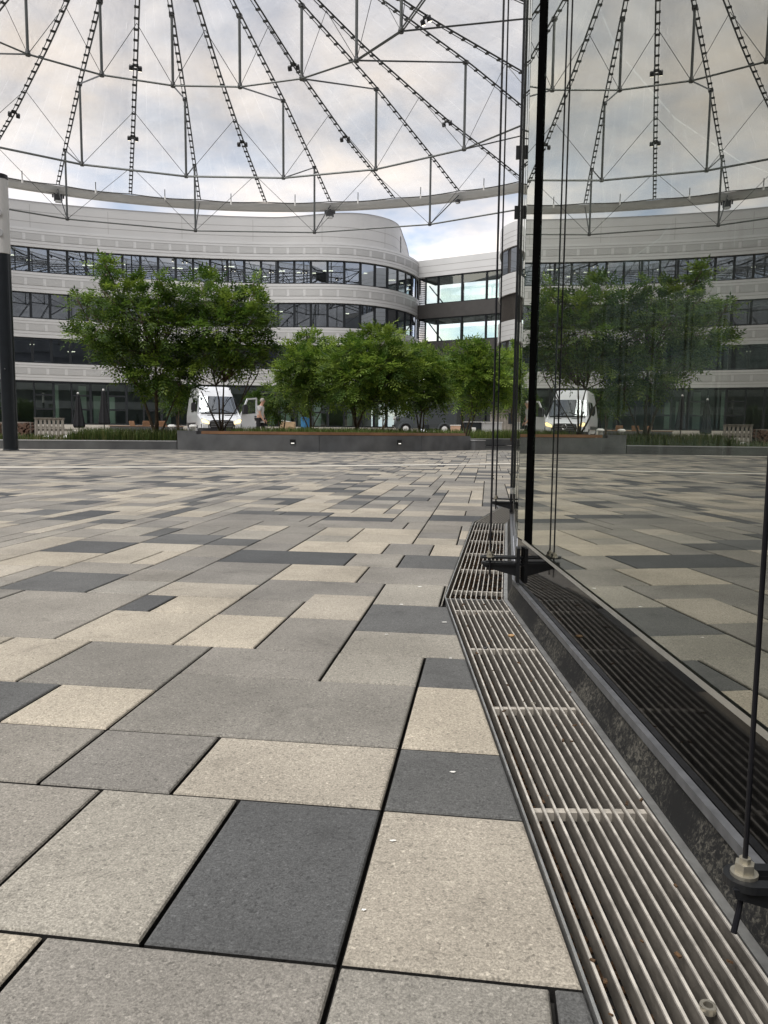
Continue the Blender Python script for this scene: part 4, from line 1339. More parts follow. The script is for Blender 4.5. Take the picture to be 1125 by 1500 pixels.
def soil(name, Fpts, Nn, depth, z):
    mb = MB(); A_ = [(p.x - n.x * .17, p.y - n.y * .17) for p, n in zip(Fpts, Nn)]; B_ = [(p.x - n.x * depth, p.y - n.y * depth) for p, n in zip(Fpts, Nn)]
    mb.wall(A_, 0.0, z, depth - .2, Nn)
    return tag(mb.build(name, M['soil']), kind='structure')
soil('planter_soil', BP[:-2], BN[:-2], 3.4, .36)
soil('kerb_soil', kf, kn, 3.2, .19)
soil('far_soil', rf, rn, 3.0, .22)

def blades(name, label, spots, hmin, hmax, wd, cols, seed):
    rg = random.Random(seed); mb = MB()
    for x, y, z in spots:
        h = rg.uniform(hmin, hmax); a = rg.uniform(0, 6.28); lean = rg.uniform(.05, .55) * h
        s = Vector((math.cos(a), math.sin(a), 0)); l = Vector((-math.sin(a), math.cos(a), 0)) * lean
        p0 = Vector((x, y, z)); p1 = p0 + l * .35 + Vector((0, 0, h * .6)); p2 = p0 + l + Vector((0, 0, h))
        c = rg.choice(cols); q = rg.uniform(.8, 1.2); c = tuple(v * q for v in c)
        mb.face([p0 - s * wd, p0 + s * wd, p1 + s * wd * .8, p1 - s * wd * .8], c)
        mb.face([p1 - s * wd * .8, p1 + s * wd * .8, p2], c)
    return tag(mb.build(name, M['grass']), label, 'grass', kind='stuff')
rg = random.Random(3)
def spread(Fp, Nn, n, d0, d1, z, cond=lambda p: True):
    out = []
    while len(out) < n:
        i = rg.randrange(len(Fp)); d = rg.uniform(d0, d1); p = Fp[i]; q = Nn[i]
        t = rg.uniform(-.25, .25)
        x, y = p.x - q.x * d - q.y * t, p.y - q.y * d + q.x * t
        if cond((x, y)): out.append((x, y, z))
    return out
G1 = [(.10, .15, .03), (.13, .17, .04), (.08, .13, .025), (.16, .18, .05)]
G2 = [(.06, .10, .025), (.08, .12, .03), (.10, .13, .03), (.14, .15, .05)]
blades('planter_grass', 'bright green grass growing in the planter behind the wooden seat', spread(BP[8:-4], BN[8:-4], 9000, .55, 3.2, .36), .08, .24, .006, G1, 1)
blades('kerb_grass', 'green and straw coloured grass growing behind the left kerb', spread(kf, kn, 8000, .2, 2.6, .19), .05, .20, .007, G2 + [(.22, .2, .09)], 2)
blades('tall_grass', 'dense tall grass tufts round the left tree trunks', spread(kf[-11:], kn[-11:], 5200, .25, 2.2, .19, lambda p: p[0] > -7.4), .12, .36, .008, G2, 4)
blades('far_grass', 'green hedge grass behind the far right kerb', spread(rf, rn, 6000, .25, 2.4, .22), .14, .42, .009, G1, 5)

# ------------------------------------------------------------------ trees
LEAFC = [(.062, .115, .016), (.050, .098, .014), (.082, .14, .02), (.105, .165, .025), (.04, .08, .013)]
YOUNG = [(.17, .235, .035), (.14, .205, .032)]
def frond(mb, p, d, L, rg, c, nl=5, wl=.030, ll=.095):
    d = d.normalized()
    up = Vector((0, 0, 1)); s = d.cross(up)
    if s.length < .05: s = Vector((1, 0, 0))
    s.normalize(); u = s.cross(d).normalized()
    roll = rg.uniform(-.7, .7); s = (s * math.cos(roll) + u * math.sin(roll)); u = s.cross(d)
    for k in range(nl):
        t = (k + .6) / nl
        q = p + d * (L * t) - Vector((0, 0, 1)) * (L * .28 * t * t)
        for sg in (-1, 1):
            ld = (s * sg + d * .55 - Vector((0, 0, .25)) + u * rg.uniform(-.3, .3)).normalized()
            wv = ld.cross(u).normalized() * (wl * .5)
            l_ = ll * (1 - .35 * abs(t - .45)) * rg.uniform(.8, 1.15)
            m_ = q + ld * (l_ * .45)
            qv = rg.uniform(.85, 1.15); cc = tuple(v * qv for v in c)
            mb.face([q, m_ + wv, q + ld * l_, m_ - wv], cc)
    q = p + d * L - Vector((0, 0, 1)) * (L * .28)
    wv = s * (wl * .5); mb.face([q, q + d * ll * .45 + wv, q + d * ll, q + d * ll * .45 - wv], c)

def tree(label, Yt, base, bz, stems, clumps, seed, dens=1.0, leafs=1.0, depth=.75, group='multi stemmed trees in the planters', young=.14, warm=1.0, grow=1.0, lum=1.0):
    rg = random.Random(seed)
    B = at(base[0], base[1], Yt); B.z = bz
    t = thing('tree', label, 'tree', B, 0, group)
    CL = []
    px = Yt / F_PX
    rmax = max(c[2] for c in clumps)
    ys = [c[0] for c in clumps]; xm = (min(ys) + max(ys)) / 2; xw = (max(ys) - min(ys)) / 2 + 1
    for x, y, r_ in clumps:
        room = math.sqrt(max(.05, 1 - ((x - xm) / xw) ** 2)) * xw * px * depth
        reps = 2 if r_ > 20 else 1
        for q in range(reps):
            dy = rg.uniform(-room, room) if reps == 1 else (rg.uniform(.25, .9) * room * (1 if q else -1))
            c = at(x + (rg.uniform(-6, 6) if q else 0), y + (rg.uniform(-5, 5) if q else 0), Yt + dy)
            CL.append((c, r_ * px * grow * (.95 if q == 0 else .85)))
    # wood
    mb = MB()
    forks = []
    for (sx_, sy_), w_ in stems:
        e = at(sx_, sy_, Yt + rg.uniform(-.25, .25))
        k1 = B + Vector((rg.uniform(-.05, .05), rg.uniform(-.08, .08), -.05))
        m1 = k1.lerp(e, .35) + Vector((rg.uniform(-.04, .04), rg.uniform(-.04, .04), .03))
        m2 = k1.lerp(e, .7) + Vector((rg.uniform(-.05, .05), rg.uniform(-.05, .05), .02))
        mb.tube([k1, m1, m2, e], [w_, w_ * .8, w_ * .65, w_ * .5], 8)
        forks.append((e, w_ * .5)); forks.append((m2, w_ * .4))
    for c, r_ in CL:
        f, fw_ = min(forks, key=lambda q: (q[0] - c).length + rg.uniform(0, .4))
        mid = f.lerp(c, .55) + Vector((rg.uniform(-.1, .1), rg.uniform(-.1, .1), -.06))
        mb.tube([f, mid, c], [min(fw_, .03), .016, .007], 5)
        for q in range(3):
            e = c + Vector((rg.uniform(-1, 1), rg.uniform(-1, 1), rg.uniform(-.4, 1))) * r_ * .8
            mb.tube([mid.lerp(c, .6), c.lerp(e, .4), e], [.009, .006, .003], 4)
    mb.build('trunk', M['bark'], t, smooth=True, world=True)
    # foliage
    mb = MB()
    for c, r_ in CL:
        n = int(150 * dens * (r_ / .6) ** 2) + 14
        tint = rg.uniform(.82, 1.2) * lum
        for q in range(2 + int(r_ * 4)):
            v = Vector((rg.gauss(0, 1), rg.gauss(0, 1), rg.gauss(0, .7) + .15)).normalized()
            tip = c + v * r_ * rg.uniform(1.0, 1.4)
            cc = rg.choice(YOUNG) if rg.random() < young * 2 else rg.choice(LEAFC)
            cc = (cc[0] * tint * warm, cc[1] * tint, cc[2] * tint)
            for k in range(7):
                p = c.lerp(tip, .45 + .55 * k / 6) + Vector((rg.uniform(-.05, .05), rg.uniform(-.05, .05), rg.uniform(-.04, .04)))
                frond(mb, p, v + Vector((rg.uniform(-.8, .8), rg.uniform(-.8, .8), rg.uniform(-.3, .4))), rg.uniform(.18, .30) * leafs, rg, cc, 4, .040 * leafs, .115 * leafs)
        for q in range(n):
            v = Vector((rg.gauss(0, 1), rg.gauss(0, 1), rg.gauss(0, 1)))
            if v.length < 1e-3: continue
            v.normalize()
            rr = r_ * (rg.random() ** .45) * rg.uniform(.8, 1.12)
            p = c + Vector((v.x, v.y, v.z * .82)) * rr
            d = v * 1.0 + Vector((rg.uniform(-.6, .6), rg.uniform(-.6, .6), rg.uniform(-.25, .5)))
            cc = rg.choice(YOUNG) if rg.random() < young else rg.choice(LEAFC)
            cc = (cc[0] * tint * warm, cc[1] * tint, cc[2] * tint)
            frond(mb, p, d, rg.uniform(.16, .32) * leafs, rg, cc, 4, .036 * leafs, .105 * leafs)
    mb.build('crown', M['leaf'], t, world=True)
    return t

tree('tallest dark green multi stemmed tree at the left, in the grass beside the bench end', 19.3, (230, 640), .19,
     [((203, 566), .045), ((231, 560), .055), ((256, 585), .03), ((229, 520), .05)],
     [(153, 388, 9), (155, 402, 15), (156, 430, 22), (130, 447, 20), (113, 440, 10), (188, 432, 20), (225, 430, 20), (262, 440, 26), (205, 462, 44), (158, 482, 38), (122, 494, 18), (106, 487, 8), (248, 485, 42), (190, 520, 40), (235, 540, 40), (205, 556, 18), (278, 520, 32), (262, 560, 22), (163, 508, 24), (236, 566, 12), (205, 414, 9), (232, 411, 8)], 21, .9, 1.2, grow=.78, lum=1.2, young=.2)
tree('dark green multi stemmed tree growing in front of the white van', 19.7, (325, 640), .36,
     [((294, 572), .028), ((316, 565), .03), ((328, 560), .034), ((352, 590), .022)],
     [(300, 438, 30), (340, 446, 30), (372, 415, 11), (368, 436, 20), (318, 478, 46), (368, 470, 26), (388, 452, 12), (385, 497, 15), (350, 515, 36), (300, 518, 34), (272, 540, 18), (330, 536, 18), (374, 532, 14), (345, 536, 18), (295, 416, 14), (312, 412, 8), (392, 480, 9), (390, 510, 10)], 22, .9, 1.2, grow=.78, lum=1.2, young=.2)
tree('slim pale stemmed tree left of the centre trunk, light feathery leaves', 22.5, (456, 629), .36,
     [((434, 585), .022), ((452, 575), .024), ((460, 570), .022), ((474, 588), .022)],
     [(460, 505, 16), (452, 492, 7), (440, 528, 24), (470, 532, 28), (428, 556, 22), (412, 545, 10), (450, 570, 22), (486, 556, 26), (438, 505, 8), (478, 510, 12), (470, 575, 14)], 23, 1.5, 1.1, young=.4, warm=1.0, grow=1.0, lum=1.42)
tree('broad light green tree with one dark forked trunk at the bench middle', 20.8, (523, 634), .36,
     [((514, 585), .05), ((533, 590), .045), ((506, 570), .035)],
     [(545, 488, 10), (560, 503, 24), (522, 516, 26), (500, 532, 26), (580, 526, 24), (550, 540, 38), (518, 558, 34), (575, 560, 26), (594, 515, 11), (497, 575, 18), (560, 590, 14), (590, 578, 16), (488, 552, 16), (530, 585, 14), (605, 540, 12), (535, 498, 9), (515, 500, 7)], 24, 1.5, 1.1, young=.4, warm=1.0, grow=.98, lum=1.42)
tree('leafy tree with dark thin stems before the grey vintage van', 22.0, (617, 634), .36,
     [((608, 600), .03), ((624, 598), .028), ((616, 590), .03)],
     [(602, 525, 18), (630, 535, 22), (612, 556, 28), (640, 566, 20), (590, 558, 16), (602, 584, 16), (652, 580, 10), (626, 588, 14), (615, 515, 8), (640, 590, 9)], 25, 1.6, 1.15, young=.4, warm=1.0, grow=1.02, lum=1.42)
tree('wide light green tree right of the grey van, near the cables', 25.0, (682, 630), .22,
     [((676, 598), .03), ((692, 596), .032), ((700, 585), .025)],
     [(655, 522, 12), (680, 520, 18), (710, 528, 22), (690, 550, 28), (722, 556, 24), (666, 560, 18), (700, 580, 20), (738, 568, 14), (676, 585, 12), (737, 532, 10), (695, 506, 8), (725, 590, 10)], 26, 1.6, 1.2, young=.42, warm=1.0, grow=1.06, lum=1.5)
tree('bright green tree at the right, partly hidden behind the pavilion corner', 28.0, (751, 630), .22,
     [((750, 596), .04), ((757, 590), .03)],
     [(748, 530, 14), (742, 555, 18), (760, 545, 18), (745, 582, 14), (765, 575, 18), (755, 515, 9), (775, 550, 18)], 27, 1.6, 1.3, young=.42, warm=1.0, grow=1.06, lum=1.5)
tree('small dark tree far behind, between the white van and slim tree', 43.0, (412, 632), .05,
     [((408, 610), .05), ((418, 605), .05)],
     [(405, 578, 20), (386, 592, 14), (425, 582, 16), (402, 600, 14), (440, 592, 14), (372, 588, 12), (420, 562, 10)], 28, .55, 1.7)
tree('dark tree far behind at the left side of the white van', 43.0, (262, 632), .05,
     [((262, 600), .06), ((258, 605), .05)],
     [(262, 576, 16), (247, 572, 12), (268, 592, 12), (252, 592, 10), (276, 580, 10)], 29, .55, 1.7)
tree('green tree far behind the grey vintage van', 46.0, (560, 632), .05,
     [((560, 600), .06), ((566, 602), .05)],
     [(560, 575, 16), (545, 585, 14), (575, 582, 14), (590, 590, 12), (530, 590, 10)], 30, .5, 1.8, young=.25)

# ------------------------------------------------------------------ left pole
pp = at(16, 660, 16.4); 
lp = thing('lamp_column', 'tall round column at the left edge, anthracite below and white above', 'column', (pp.x, pp.y, 0))
mb = MB(); mb.lathe([(.165, 0), (.165, .02), (.145, .03), (.145, 4.05)], 24); mb.build('shaft', M['anthracite'], lp, smooth=False)
mb = MB(); mb.lathe([(.142, 4.051), (.150, 4.06), (.150, 5.54)], 24); us = mb.build('upper_section', M['whitepole'], lp)
mb = MB(); mb.lathe([(.152, 5.541), (.152, 5.63), (.13, 5.64)], 24); mb.build('cap', M['plasticblack'], lp)
for z_, r_ in ((4.85, .07), (4.45, .075)):
    mb = MB(); mb.tube([Vector((.02, -.15, z_)), Vector((.02, -.162, z_))], r_, 18); mb.build('speaker_disc', M['ringbeam'], us)
mb = MB(); mb.tube([Vector((.02, -.14, 1.7)), Vector((.02, -.16, 1.7))], .018, 10); mb.build('lock_button', M['chrome'], lp)

# ------------------------------------------------------------------ white delivery van
def wheel(parent, x, y, r_, w_, rim, out):
    mb = MB()
    n_ = 20
    prof = [(r_ * .62, -w_ / 2), (r_ * .96, -w_ / 2), (r_, -w_ * .35), (r_, w_ * .35), (r_ * .96, w_ / 2), (r_ * .62, w_ / 2)]
    mb.lathe(prof, n_); mb.v = [(x + c, y + a, r_ + b) for a, b, c in mb.v]
    wh = mb.build('wheel', M['tyre'], parent)
    mb = MB(); mb.lathe([(r_ * .60, 0), (r_ * .55, .03), (r_ * .25, .045), (r_ * .2, .06), (.01, .06)], n_)
    mb.v = [(x + out * (w_ / 2 - .02 + c), y + a, r_ + b) for a, b, c in mb.v]
    mb.build('rim', rim, wh)

vp = at(325, 640, 37.0)
van = thing('delivery_van', 'white high roof delivery van with lit headlights and driver door open', 'van', (vp.x, vp.y, 0.004), math.pi + R(20))
def loft(stations, ring):
    mb = MB(); n = None
    for st_ in stations:
        P = ring(*st_); n = len(P); mb.v += [tuple(p) for p in P]
    for i in range(len(stations) - 1):
        for k in range(n):
            k2 = (k + 1) % n
            mb.f.append((i * n + k, i * n + k2, (i + 1) * n + k2, (i + 1) * n + k)); mb.c.append(None)
    mb.f.append(tuple(range(n))); mb.c.append(None)
    mb.f.append(tuple((len(stations) - 1) * n + k for k in reversed(range(n)))); mb.c.append(None)
    return mb
def vring(y, top, wb, wt, z0=.42):
    sh = min(top - .04, 1.18)
    L_ = [(wb * .97, z0), (wb, z0 + .12), (wb, sh), (lerp(wb, wt, .5) if top > 1.5 else wb * .98, lerp(sh, top, .55)), (wt, top - .10), (wt - .05, top - .03), (wt - .16, top)]
    return [Vector((-x, y, z)) for x, z in L_] + [Vector((x, y, z)) for x, z in reversed(L_)]
mb = loft([(0.0, .74, .84, .80), (-.05, .90, .88, .84), (-.18, 1.00, .93, .88), (-.55, 1.13, .97, .90), (-.98, 1.24, .99, .90), (-1.40, 1.76, .99, .84), (-1.72, 2.14, .99, .80), (-1.95, 2.40, .99, .77), (-2.25, 2.60, .99, .755), (-2.7, 2.64, .99, .755), (-5.6, 2.64, .99, .755), (-5.82, 2.58, .97, .74), (-5.9, 2.45, .95, .72)], vring)
mb.build('body', M['carwhite'], van, smooth=False)
def vquad(name, pts, m, parent=van, fix=True):
    mb = MB(); mb.face(pts); return mb.build(name, m, parent, fixn=False)
# windscreen
def wsx(z): return lerp(.87, .78, (z - 1.28) / .8)
def wsy(z): return -.985 - (z - 1.24) * .80
P = []
zs = [1.28, 1.50, 1.72, 1.94, 2.09]
mb = MB()
for z in zs:
    for k in range(7):
        x = lerp(-1, 1, k / 6) * wsx(z)
        mb.v.append((x, wsy(z) + .035 - .05 * (x / .8) ** 2, z + .02))
for i in range(len(zs) - 1):
    for k in range(6):
        mb.f.append((i * 7 + k, i * 7 + k + 1, (i + 1) * 7 + k + 1, (i + 1) * 7 + k)); mb.c.append(None)
mb.build('windscreen', M['darkglass'], van, smooth=True, fixn=False)
mb = MB()
for z in zs:
    for k in range(7):
        x = lerp(-1, 1, k / 6) * (wsx(z) + .02)
        mb.v.append((x, wsy(z) + .012 - .05 * (x / .8) ** 2, z + .02))
for i in range(len(zs) - 1):
    for k in range(6):
        mb.f.append((i * 7 + k, i * 7 + k + 1, (i + 1) * 7 + k + 1, (i + 1) * 7 + k)); mb.c.append(None)
mb.build('cabin_void', M['plasticblack'], van, smooth=True)
mb = MB(); mb.bar((-.82, -.93, 1.265), (.82, -.93, 1.265), .10, .05); mb.build('cowl', M['plasticblack'], van)
for s_ in (-1, 1):
    mb = MB(); mb.bar((s_ * .62, -.96, 1.30), (s_ * .05, -1.12, 1.48), .02, .02); mb.build('wiper', M['plasticblack'], van)
    mb = MB(); mb.box((s_ * .40, -.60, 1.155), (.34, .05, .03), Matrix.Rotation(R(18), 3, 'X')); mb.build('bonnet_vent', M['plasticblack'], van)
    # headlights
    mb = MB(); mb.prism([(.56, .73), (.86, .80), (.90, .94), (.82, .97), (.60, .85)], .10, lambda a, z, t, s_=s_: (s_ * a, -.05 - (a - .5) * .22 + t, z)); h_ = mb.build('headlight', M['headlight'], van)
    mb = MB(); mb.prism([(.54, .71), (.875, .78), (.915, .96), (.82, .99), (.58, .86)], .06, lambda a, z, t, s_=s_: (s_ * a, -.06 - (a - .5) * .22 + t, z)); mb.build('headlight_rim', M['chrome'], h_)
# grille with slats and a ringed three point star
mb = MB(); mb.prism([(-.50, .54), (.50, .54), (.56, .70), (.50, .89), (.36, .92), (-.36, .92), (-.50, .89), (-.56, .70)], .05, lambda a, z, t: (a, .005 + t - (z - .62) * .08, z)); gr = mb.build('grille', M['plasticblack'], van)
mb = MB()
for z in (.61, .69, .77, .85):
    mb.bar((-.48, .062 - (z - .62) * .08, z), (.48, .062 - (z - .62) * .08, z), .02, .022)
mb.build('grille_slats', M['rimgrey'], gr)
mb = MB(); n_ = 20; ec = (0, .085, .75); er = .11
mb.tube([(ec[0] + er * math.cos(2 * math.pi * k / n_), ec[1], ec[2] + er * math.sin(2 * math.pi * k / n_)) for k in range(n_ + 1)], .011, 6)
for k in range(3):
    a = math.pi / 2 + 2 * math.pi * k / 3; tip = (er * math.cos(a), er * math.sin(a)); l_ = (.02 * math.cos(a + 1.05), .02 * math.sin(a + 1.05)); r_ = (.02 * math.cos(a - 1.05), .02 * math.sin(a - 1.05))
    mb.prism([tip, l_, (0, 0), r_], .012, lambda a_, z, t: (ec[0] + a_, ec[1] - .006 + t, ec[2] + z))
mb.build('emblem', M['chrome'], gr)
mb = loft([(.06, .52, .78, .78), (.03, .54, .86, .84), (-.30, .54, 1.0, .98)], lambda y, top, wb, wt: [Vector((-wb, y, .24)), Vector((-wb, y, top)), Vector((wb, y, top)), Vector((wb, y, .24))])
mb.build('bumper', M['plasticblack'], van)
for s_ in (-1, 1):
    mb = MB(); mb.prism([(.56, .53), (.90, .53), (.92, .70), (.86, .78), (.56, .70)], .04, lambda a, z, t, s_=s_: (s_ * a, -.02 - (a - .5) * .2 + t, z)); mb.build('bumper_corner', M['plasticblack'], van)
# side glass and trims on both sides
for s_ in (-1, 1):
    def sx_(z): return s_ * (lerp(.99, .775, max(0, (z - 1.18) / (2.54 - 1.18))) + .012)
    if s_ > 0:
        vquad('side_window', [(sx_(1.34), -1.25, 1.34), (sx_(1.34), -2.05, 1.34), (sx_(2.02), -2.05, 2.02), (sx_(2.02), -1.72, 2.02)], M['darkglass'])
    vquad('rear_side_window', [(sx_(1.34), -2.35, 1.34), (sx_(1.34), -3.55, 1.34), (sx_(2.0), -3.55, 2.0), (sx_(2.0), -2.35, 2.0)], M['darkglass'])
    mb = MB(); mb.box((s_ * 1.0, -3.4, .72), (.025, 3.6, .16)); mb.build('rub_strip', M['plasticblack'], van)
vquad('door_opening', [(-1.004, -1.06, .55), (-1.004, -2.05, .55), (-.86, -2.05, 2.05), (-.86, -1.6, 2.05), (-1.0, -1.08, 1.4)], M['plasticblack'])
# mirrors: right side on the body; the driver's one travels with the open door
mb = MB(); mb.prism([(1.02, 1.36), (1.20, 1.34), (1.24, 1.44), (1.22, 1.74), (1.06, 1.76), (1.02, 1.66)], .14, lambda a, z, t: (a, -1.16 + t, z)); mb.build('mirror', M['plasticblack'], van)
# driver door, swung open about the front hinge
ph = R(58); hx, hy = -1.0, -1.02
def dp(s, z, t=0): return (hx - s * math.sin(ph) - t * math.cos(ph), hy - s * math.cos(ph) + t * math.sin(ph), z)
mb = MB()
mb.prism([(0, .55), (1.08, .55), (1.08, 1.30), (.02, 1.22)], .06, lambda s, z, t: dp(s, z, t))
for (a, b) in (((.02, 1.22), (.42, 2.02)), ((.42, 2.02), (1.04, 2.08)), ((1.04, 2.08), (1.05, 1.30))):
    dvec = Vector((b[0] - a[0], b[1] - a[1])).normalized(); nn_ = Vector((-dvec.y, dvec.x)) * -.07
    mb.prism([a, b, (b[0] + nn_.x, b[1] + nn_.y), (a[0] + nn_.x, a[1] + nn_.y)], .05, lambda s, z, t: dp(s, z, t + .004))
dr = mb.build('door', M['carwhite'], van)
mb = MB(); mb.prism([(.86, 1.10), (1.02, 1.10), (1.02, 1.16), (.86, 1.16)], .03, lambda s, z, t: dp(s, z, t + .06)); mb.prism([(.86, 1.10), (1.02, 1.10), (1.02, 1.16), (.86, 1.16)], .03, lambda s, z, t: dp(s, z, t - .03)); mb.build('door_handle', M['plasticblack'], dr)
mb = MB(); mb.face([dp(.12, 1.26, .03), dp(1.0, 1.31, .03), dp(1.0, 2.02, .03), dp(.47, 1.97, .03)]); mb.build('door_glass', glass_mat('clear_glass', (.9, .9, .9), .08, .4, (.8, .85, .83)), dr, fixn=False)
mb = MB(); mb.prism([(.04, 1.26), (.30, 1.24), (.32, 1.64), (.22, 1.72), (.08, 1.66)], .15, lambda s, z, t: dp(s, z, t + .07)); mb.build('mirror', M['plasticblack'], dr)
for x in (-.88, .88):
    for y in (-1.0, -4.7): wheel(van, x, y, .35, .24, M['rimgrey'], 1 if x > 0 else -1)

van.scale = (1.05, 1.05, 1.0)

# ------------------------------------------------------------------ grey vintage van
hp = at(621, 630, 51); 
hv = thing('vintage_van', 'slate grey round nosed vintage food van with white hubs', 'van', (hp.x, hp.y, .30), R(90) + R(4))
# local +y is the nose (points to the left of the photo)
def hring(y, top, w_, z0=.38):
    L_ = [(w_ * .96, z0), (w_, z0 + .3), (w_, top * .62), (w_ * .97, top - .22), (w_ * .86, top - .05), (w_ * .6, top)]
    return [Vector((-x, y, z)) for x, z in L_] + [Vector((x, y, z)) for x, z in reversed(L_)]
mb = loft([(-2.0, 2.20, .93), (-1.9, 2.30, .98), (.55, 2.32, .98), (.75, 2.26, .96), (.95, 1.75, .92), (1.10, 1.42, .86), (1.55, 1.28, .70), (1.85, 1.08, .56), (1.95, .85, .50)], hring)
hb = mb.build('body', M['greypaint'], hv)
mb = MB()
for z in [.55 + .11 * k for k in range(13)]:
    for s_ in (-1, 1):
        mb.bar((s_ * .985, -1.85, z), (s_ * .985, .5, z), .02, .03)
mb.build('corrugation', M['greypaint'], hb)
for s_ in (-1, 1):
    for yc in (1.30, -1.22):
        mb = MB(); n_ = 14
        for k in range(n_):
            t0, t1 = math.pi * k / n_, math.pi * (k + 1) / n_
            for (ra, xa, rb, xb) in ((.46, .70, .46, 1.03), (.46, 1.03, .36, 1.04)):
                mb.face([(s_ * xa, yc + ra * math.cos(t0), .32 + ra * math.sin(t0)), (s_ * xa, yc + ra * math.cos(t1), .32 + ra * math.sin(t1)), (s_ * xb, yc + rb * math.cos(t1), .32 + rb * math.sin(t1)), (s_ * xb, yc + rb * math.cos(t0), .32 + rb * math.sin(t0))])
        mb.build('wheel_arch', M['greypaint'], hv)
    mb = MB(); mb.tube([(s_ * .62, 1.72, 1.02), (s_ * .62, 1.90, 1.02), (s_ * .62, 1.96, 1.02)], [.12, .14, .11], 14); h_ = mb.build('headlight', M['greypaint'], hv)
    mb = MB(); mb.tube([(s_ * .62, 1.961, 1.02), (s_ * .62, 1.99, 1.02)], [.11, .07], 14); mb.build('lens', M['stone'], h_)
    mb = MB(); mb.box((s_ * .985, .22, 1.72), (.03, .55, .52)); mb.build('cab_window', M['darkglass'], hv)
    mb = MB(); mb.box((s_ * .99, .3, .85), (.03, .75, .72)); mb.build('cab_door', M['greypaint'], hv)
    mb = MB(); mb.box((s_ * 1.0, .0, .46), (.03, .42, .26)); mb.build('step_box', M['anthracite'], hv)
mb = MB(); mb.face([(-.82, .90, 1.80), (.82, .90, 1.80), (.78, .80, 2.16), (-.78, .80, 2.16)]); mb.build('windscreen', M['darkglass'], hv, fixn=False)
mb = MB(); mb.box((0, 2.02, .52), (1.5, .09, .12)); mb.build('bumper', M['anthracite'], hv)
for x in (-.9, .9):
    for y in (1.30, -1.22): wheel(hv, x, y, .33, .17, M['rimwhite'], 1 if x > 0 else -1)

# ------------------------------------------------------------------ person walking past the van
mp = at(381, 640, 31.5)
man = thing('person', 'grey haired man in light t-shirt and black trousers walking right past van door', 'person', (mp.x, mp.y, 0.004), R(-8))
def skin_mesh(name, joints, edges, m, parent, sub=2):
    me = D.meshes.new(name)
    me.from_pydata([j[0] for j in joints], edges, [])
    o = D.objects.new(name + '_src', me); col.objects.link(o)
    md = o.modifiers.new('s', 'SKIN'); md.use_smooth_shade = True
    for i, j in enumerate(joints):
        r_ = j[1]; me.skin_vertices[0].data[i].radius = (r_, r_) if not isinstance(r_, tuple) else r_
    me.skin_vertices[0].data[0].use_root = True
    s = o.modifiers.new('d', 'SUBSURF'); s.levels = sub; s.render_levels = sub
    dg = bpy.context.evaluated_depsgraph_get()
    res = D.meshes.new_from_object(o.evaluated_get(dg))
    D.objects.remove(o)
    res.name = name; res.materials.clear(); res.materials.append(m)
    ob_ = D.objects.new(name, res); col.objects.link(ob_); ob_.parent = parent
    for p_ in res.polygons: p_.use_smooth = True
    return ob_
# local +x is the walking direction, y to his left
J = [((0, 0, .93), (.15, .12)), ((.01, 0, 1.12), (.15, .115)), ((.03, 0, 1.32), (.17, .12)), ((.06, 0, 1.44), (.10, .08)), ((.085, 0, 1.50), .055), ((.12, 0, 1.58), (.085, .075)), ((.13, 0, 1.68), (.085, .075)),
     ((.02, .10, .88), .095), ((.12, .10, .50), .062), ((.05, .10, .10), .042), ((.17, .11, .05), .035),
     ((-.02, -.10, .88), .095), ((-.06, -.10, .50), .062), ((-.26, -.10, .16), .042), ((-.20, -.11, .06), .035),
     ((.04, .20, 1.40), .062), ((.04, .26, 1.14), .046), ((.12, .25, .93), .036), ((.16, .24, .85), .03),
     ((.04, -.20, 1.40), .062), ((.07, -.26, 1.14), .046), ((.17, -.24, .94), .036), ((.22, -.23, .86), .03)]
E_ = [(0, 1), (1, 2), (2, 3), (3, 4), (4, 5), (5, 6), (0, 7), (7, 8), (8, 9), (9, 10), (0, 11), (11, 12), (12, 13), (13, 14), (2, 15), (15, 16), (16, 17), (17, 18), (2, 19), (19, 20), (20, 21), (21, 22)]
for hs, hand in ((1, 18), (-1, 22)):
    hx_, hy_, hz_ = J[hand][0]
    for f in range(4):
        a = len(J); o = (f - 1.5) * .018
        J += [((hx_ + .035, hy_ + o, hz_ - .045 - .004 * abs(f - 1.5)), .009), ((hx_ + .045, hy_ + o * 1.05, hz_ - .085), .008), ((hx_ + .035, hy_ + o, hz_ - .115 + .006 * abs(f - 1)), .006)]
        E_ += [(hand, a), (a, a + 1), (a + 1, a + 2)]
    a = len(J); J += [((hx_ + .05, hy_ - hs * .035, hz_ - .01), .010), ((hx_ + .075, hy_ - hs * .04, hz_ - .045), .008)]
    E_ += [(hand, a), (a, a + 1)]
body = skin_mesh('body', J, E_, M['skin'], man)
S = [((0, 0, .93), (.175, .145)), ((.01, 0, 1.12), (.172, .138)), ((.03, 0, 1.32), (.185, .138)), ((.055, 0, 1.435), (.10, .085)), ((.04, .205, 1.39), .078), ((.035, .25, 1.20), .068), ((.04, -.205, 1.39), .078), ((.055, -.25, 1.20), .068), ((0, 0, .87), (.17, .14))]
skin_mesh('t_shirt', S, [(0, 1), (1, 2), (2, 3), (2, 4), (4, 5), (2, 6), (6, 7), (0, 8)], M['shirt'], man)
T = [((0, 0, .92), (.16, .135)), ((.02, .10, .86), .112), ((.12, .10, .50), .08), ((.06, .10, .13), .062), ((-.02, -.10, .86), .112), ((-.06, -.10, .50), .08), ((-.24, -.10, .19), .062)]
skin_mesh('trousers', T, [(0, 1), (1, 2), (2, 3), (0, 4), (4, 5), (5, 6)], M['trousers'], man)
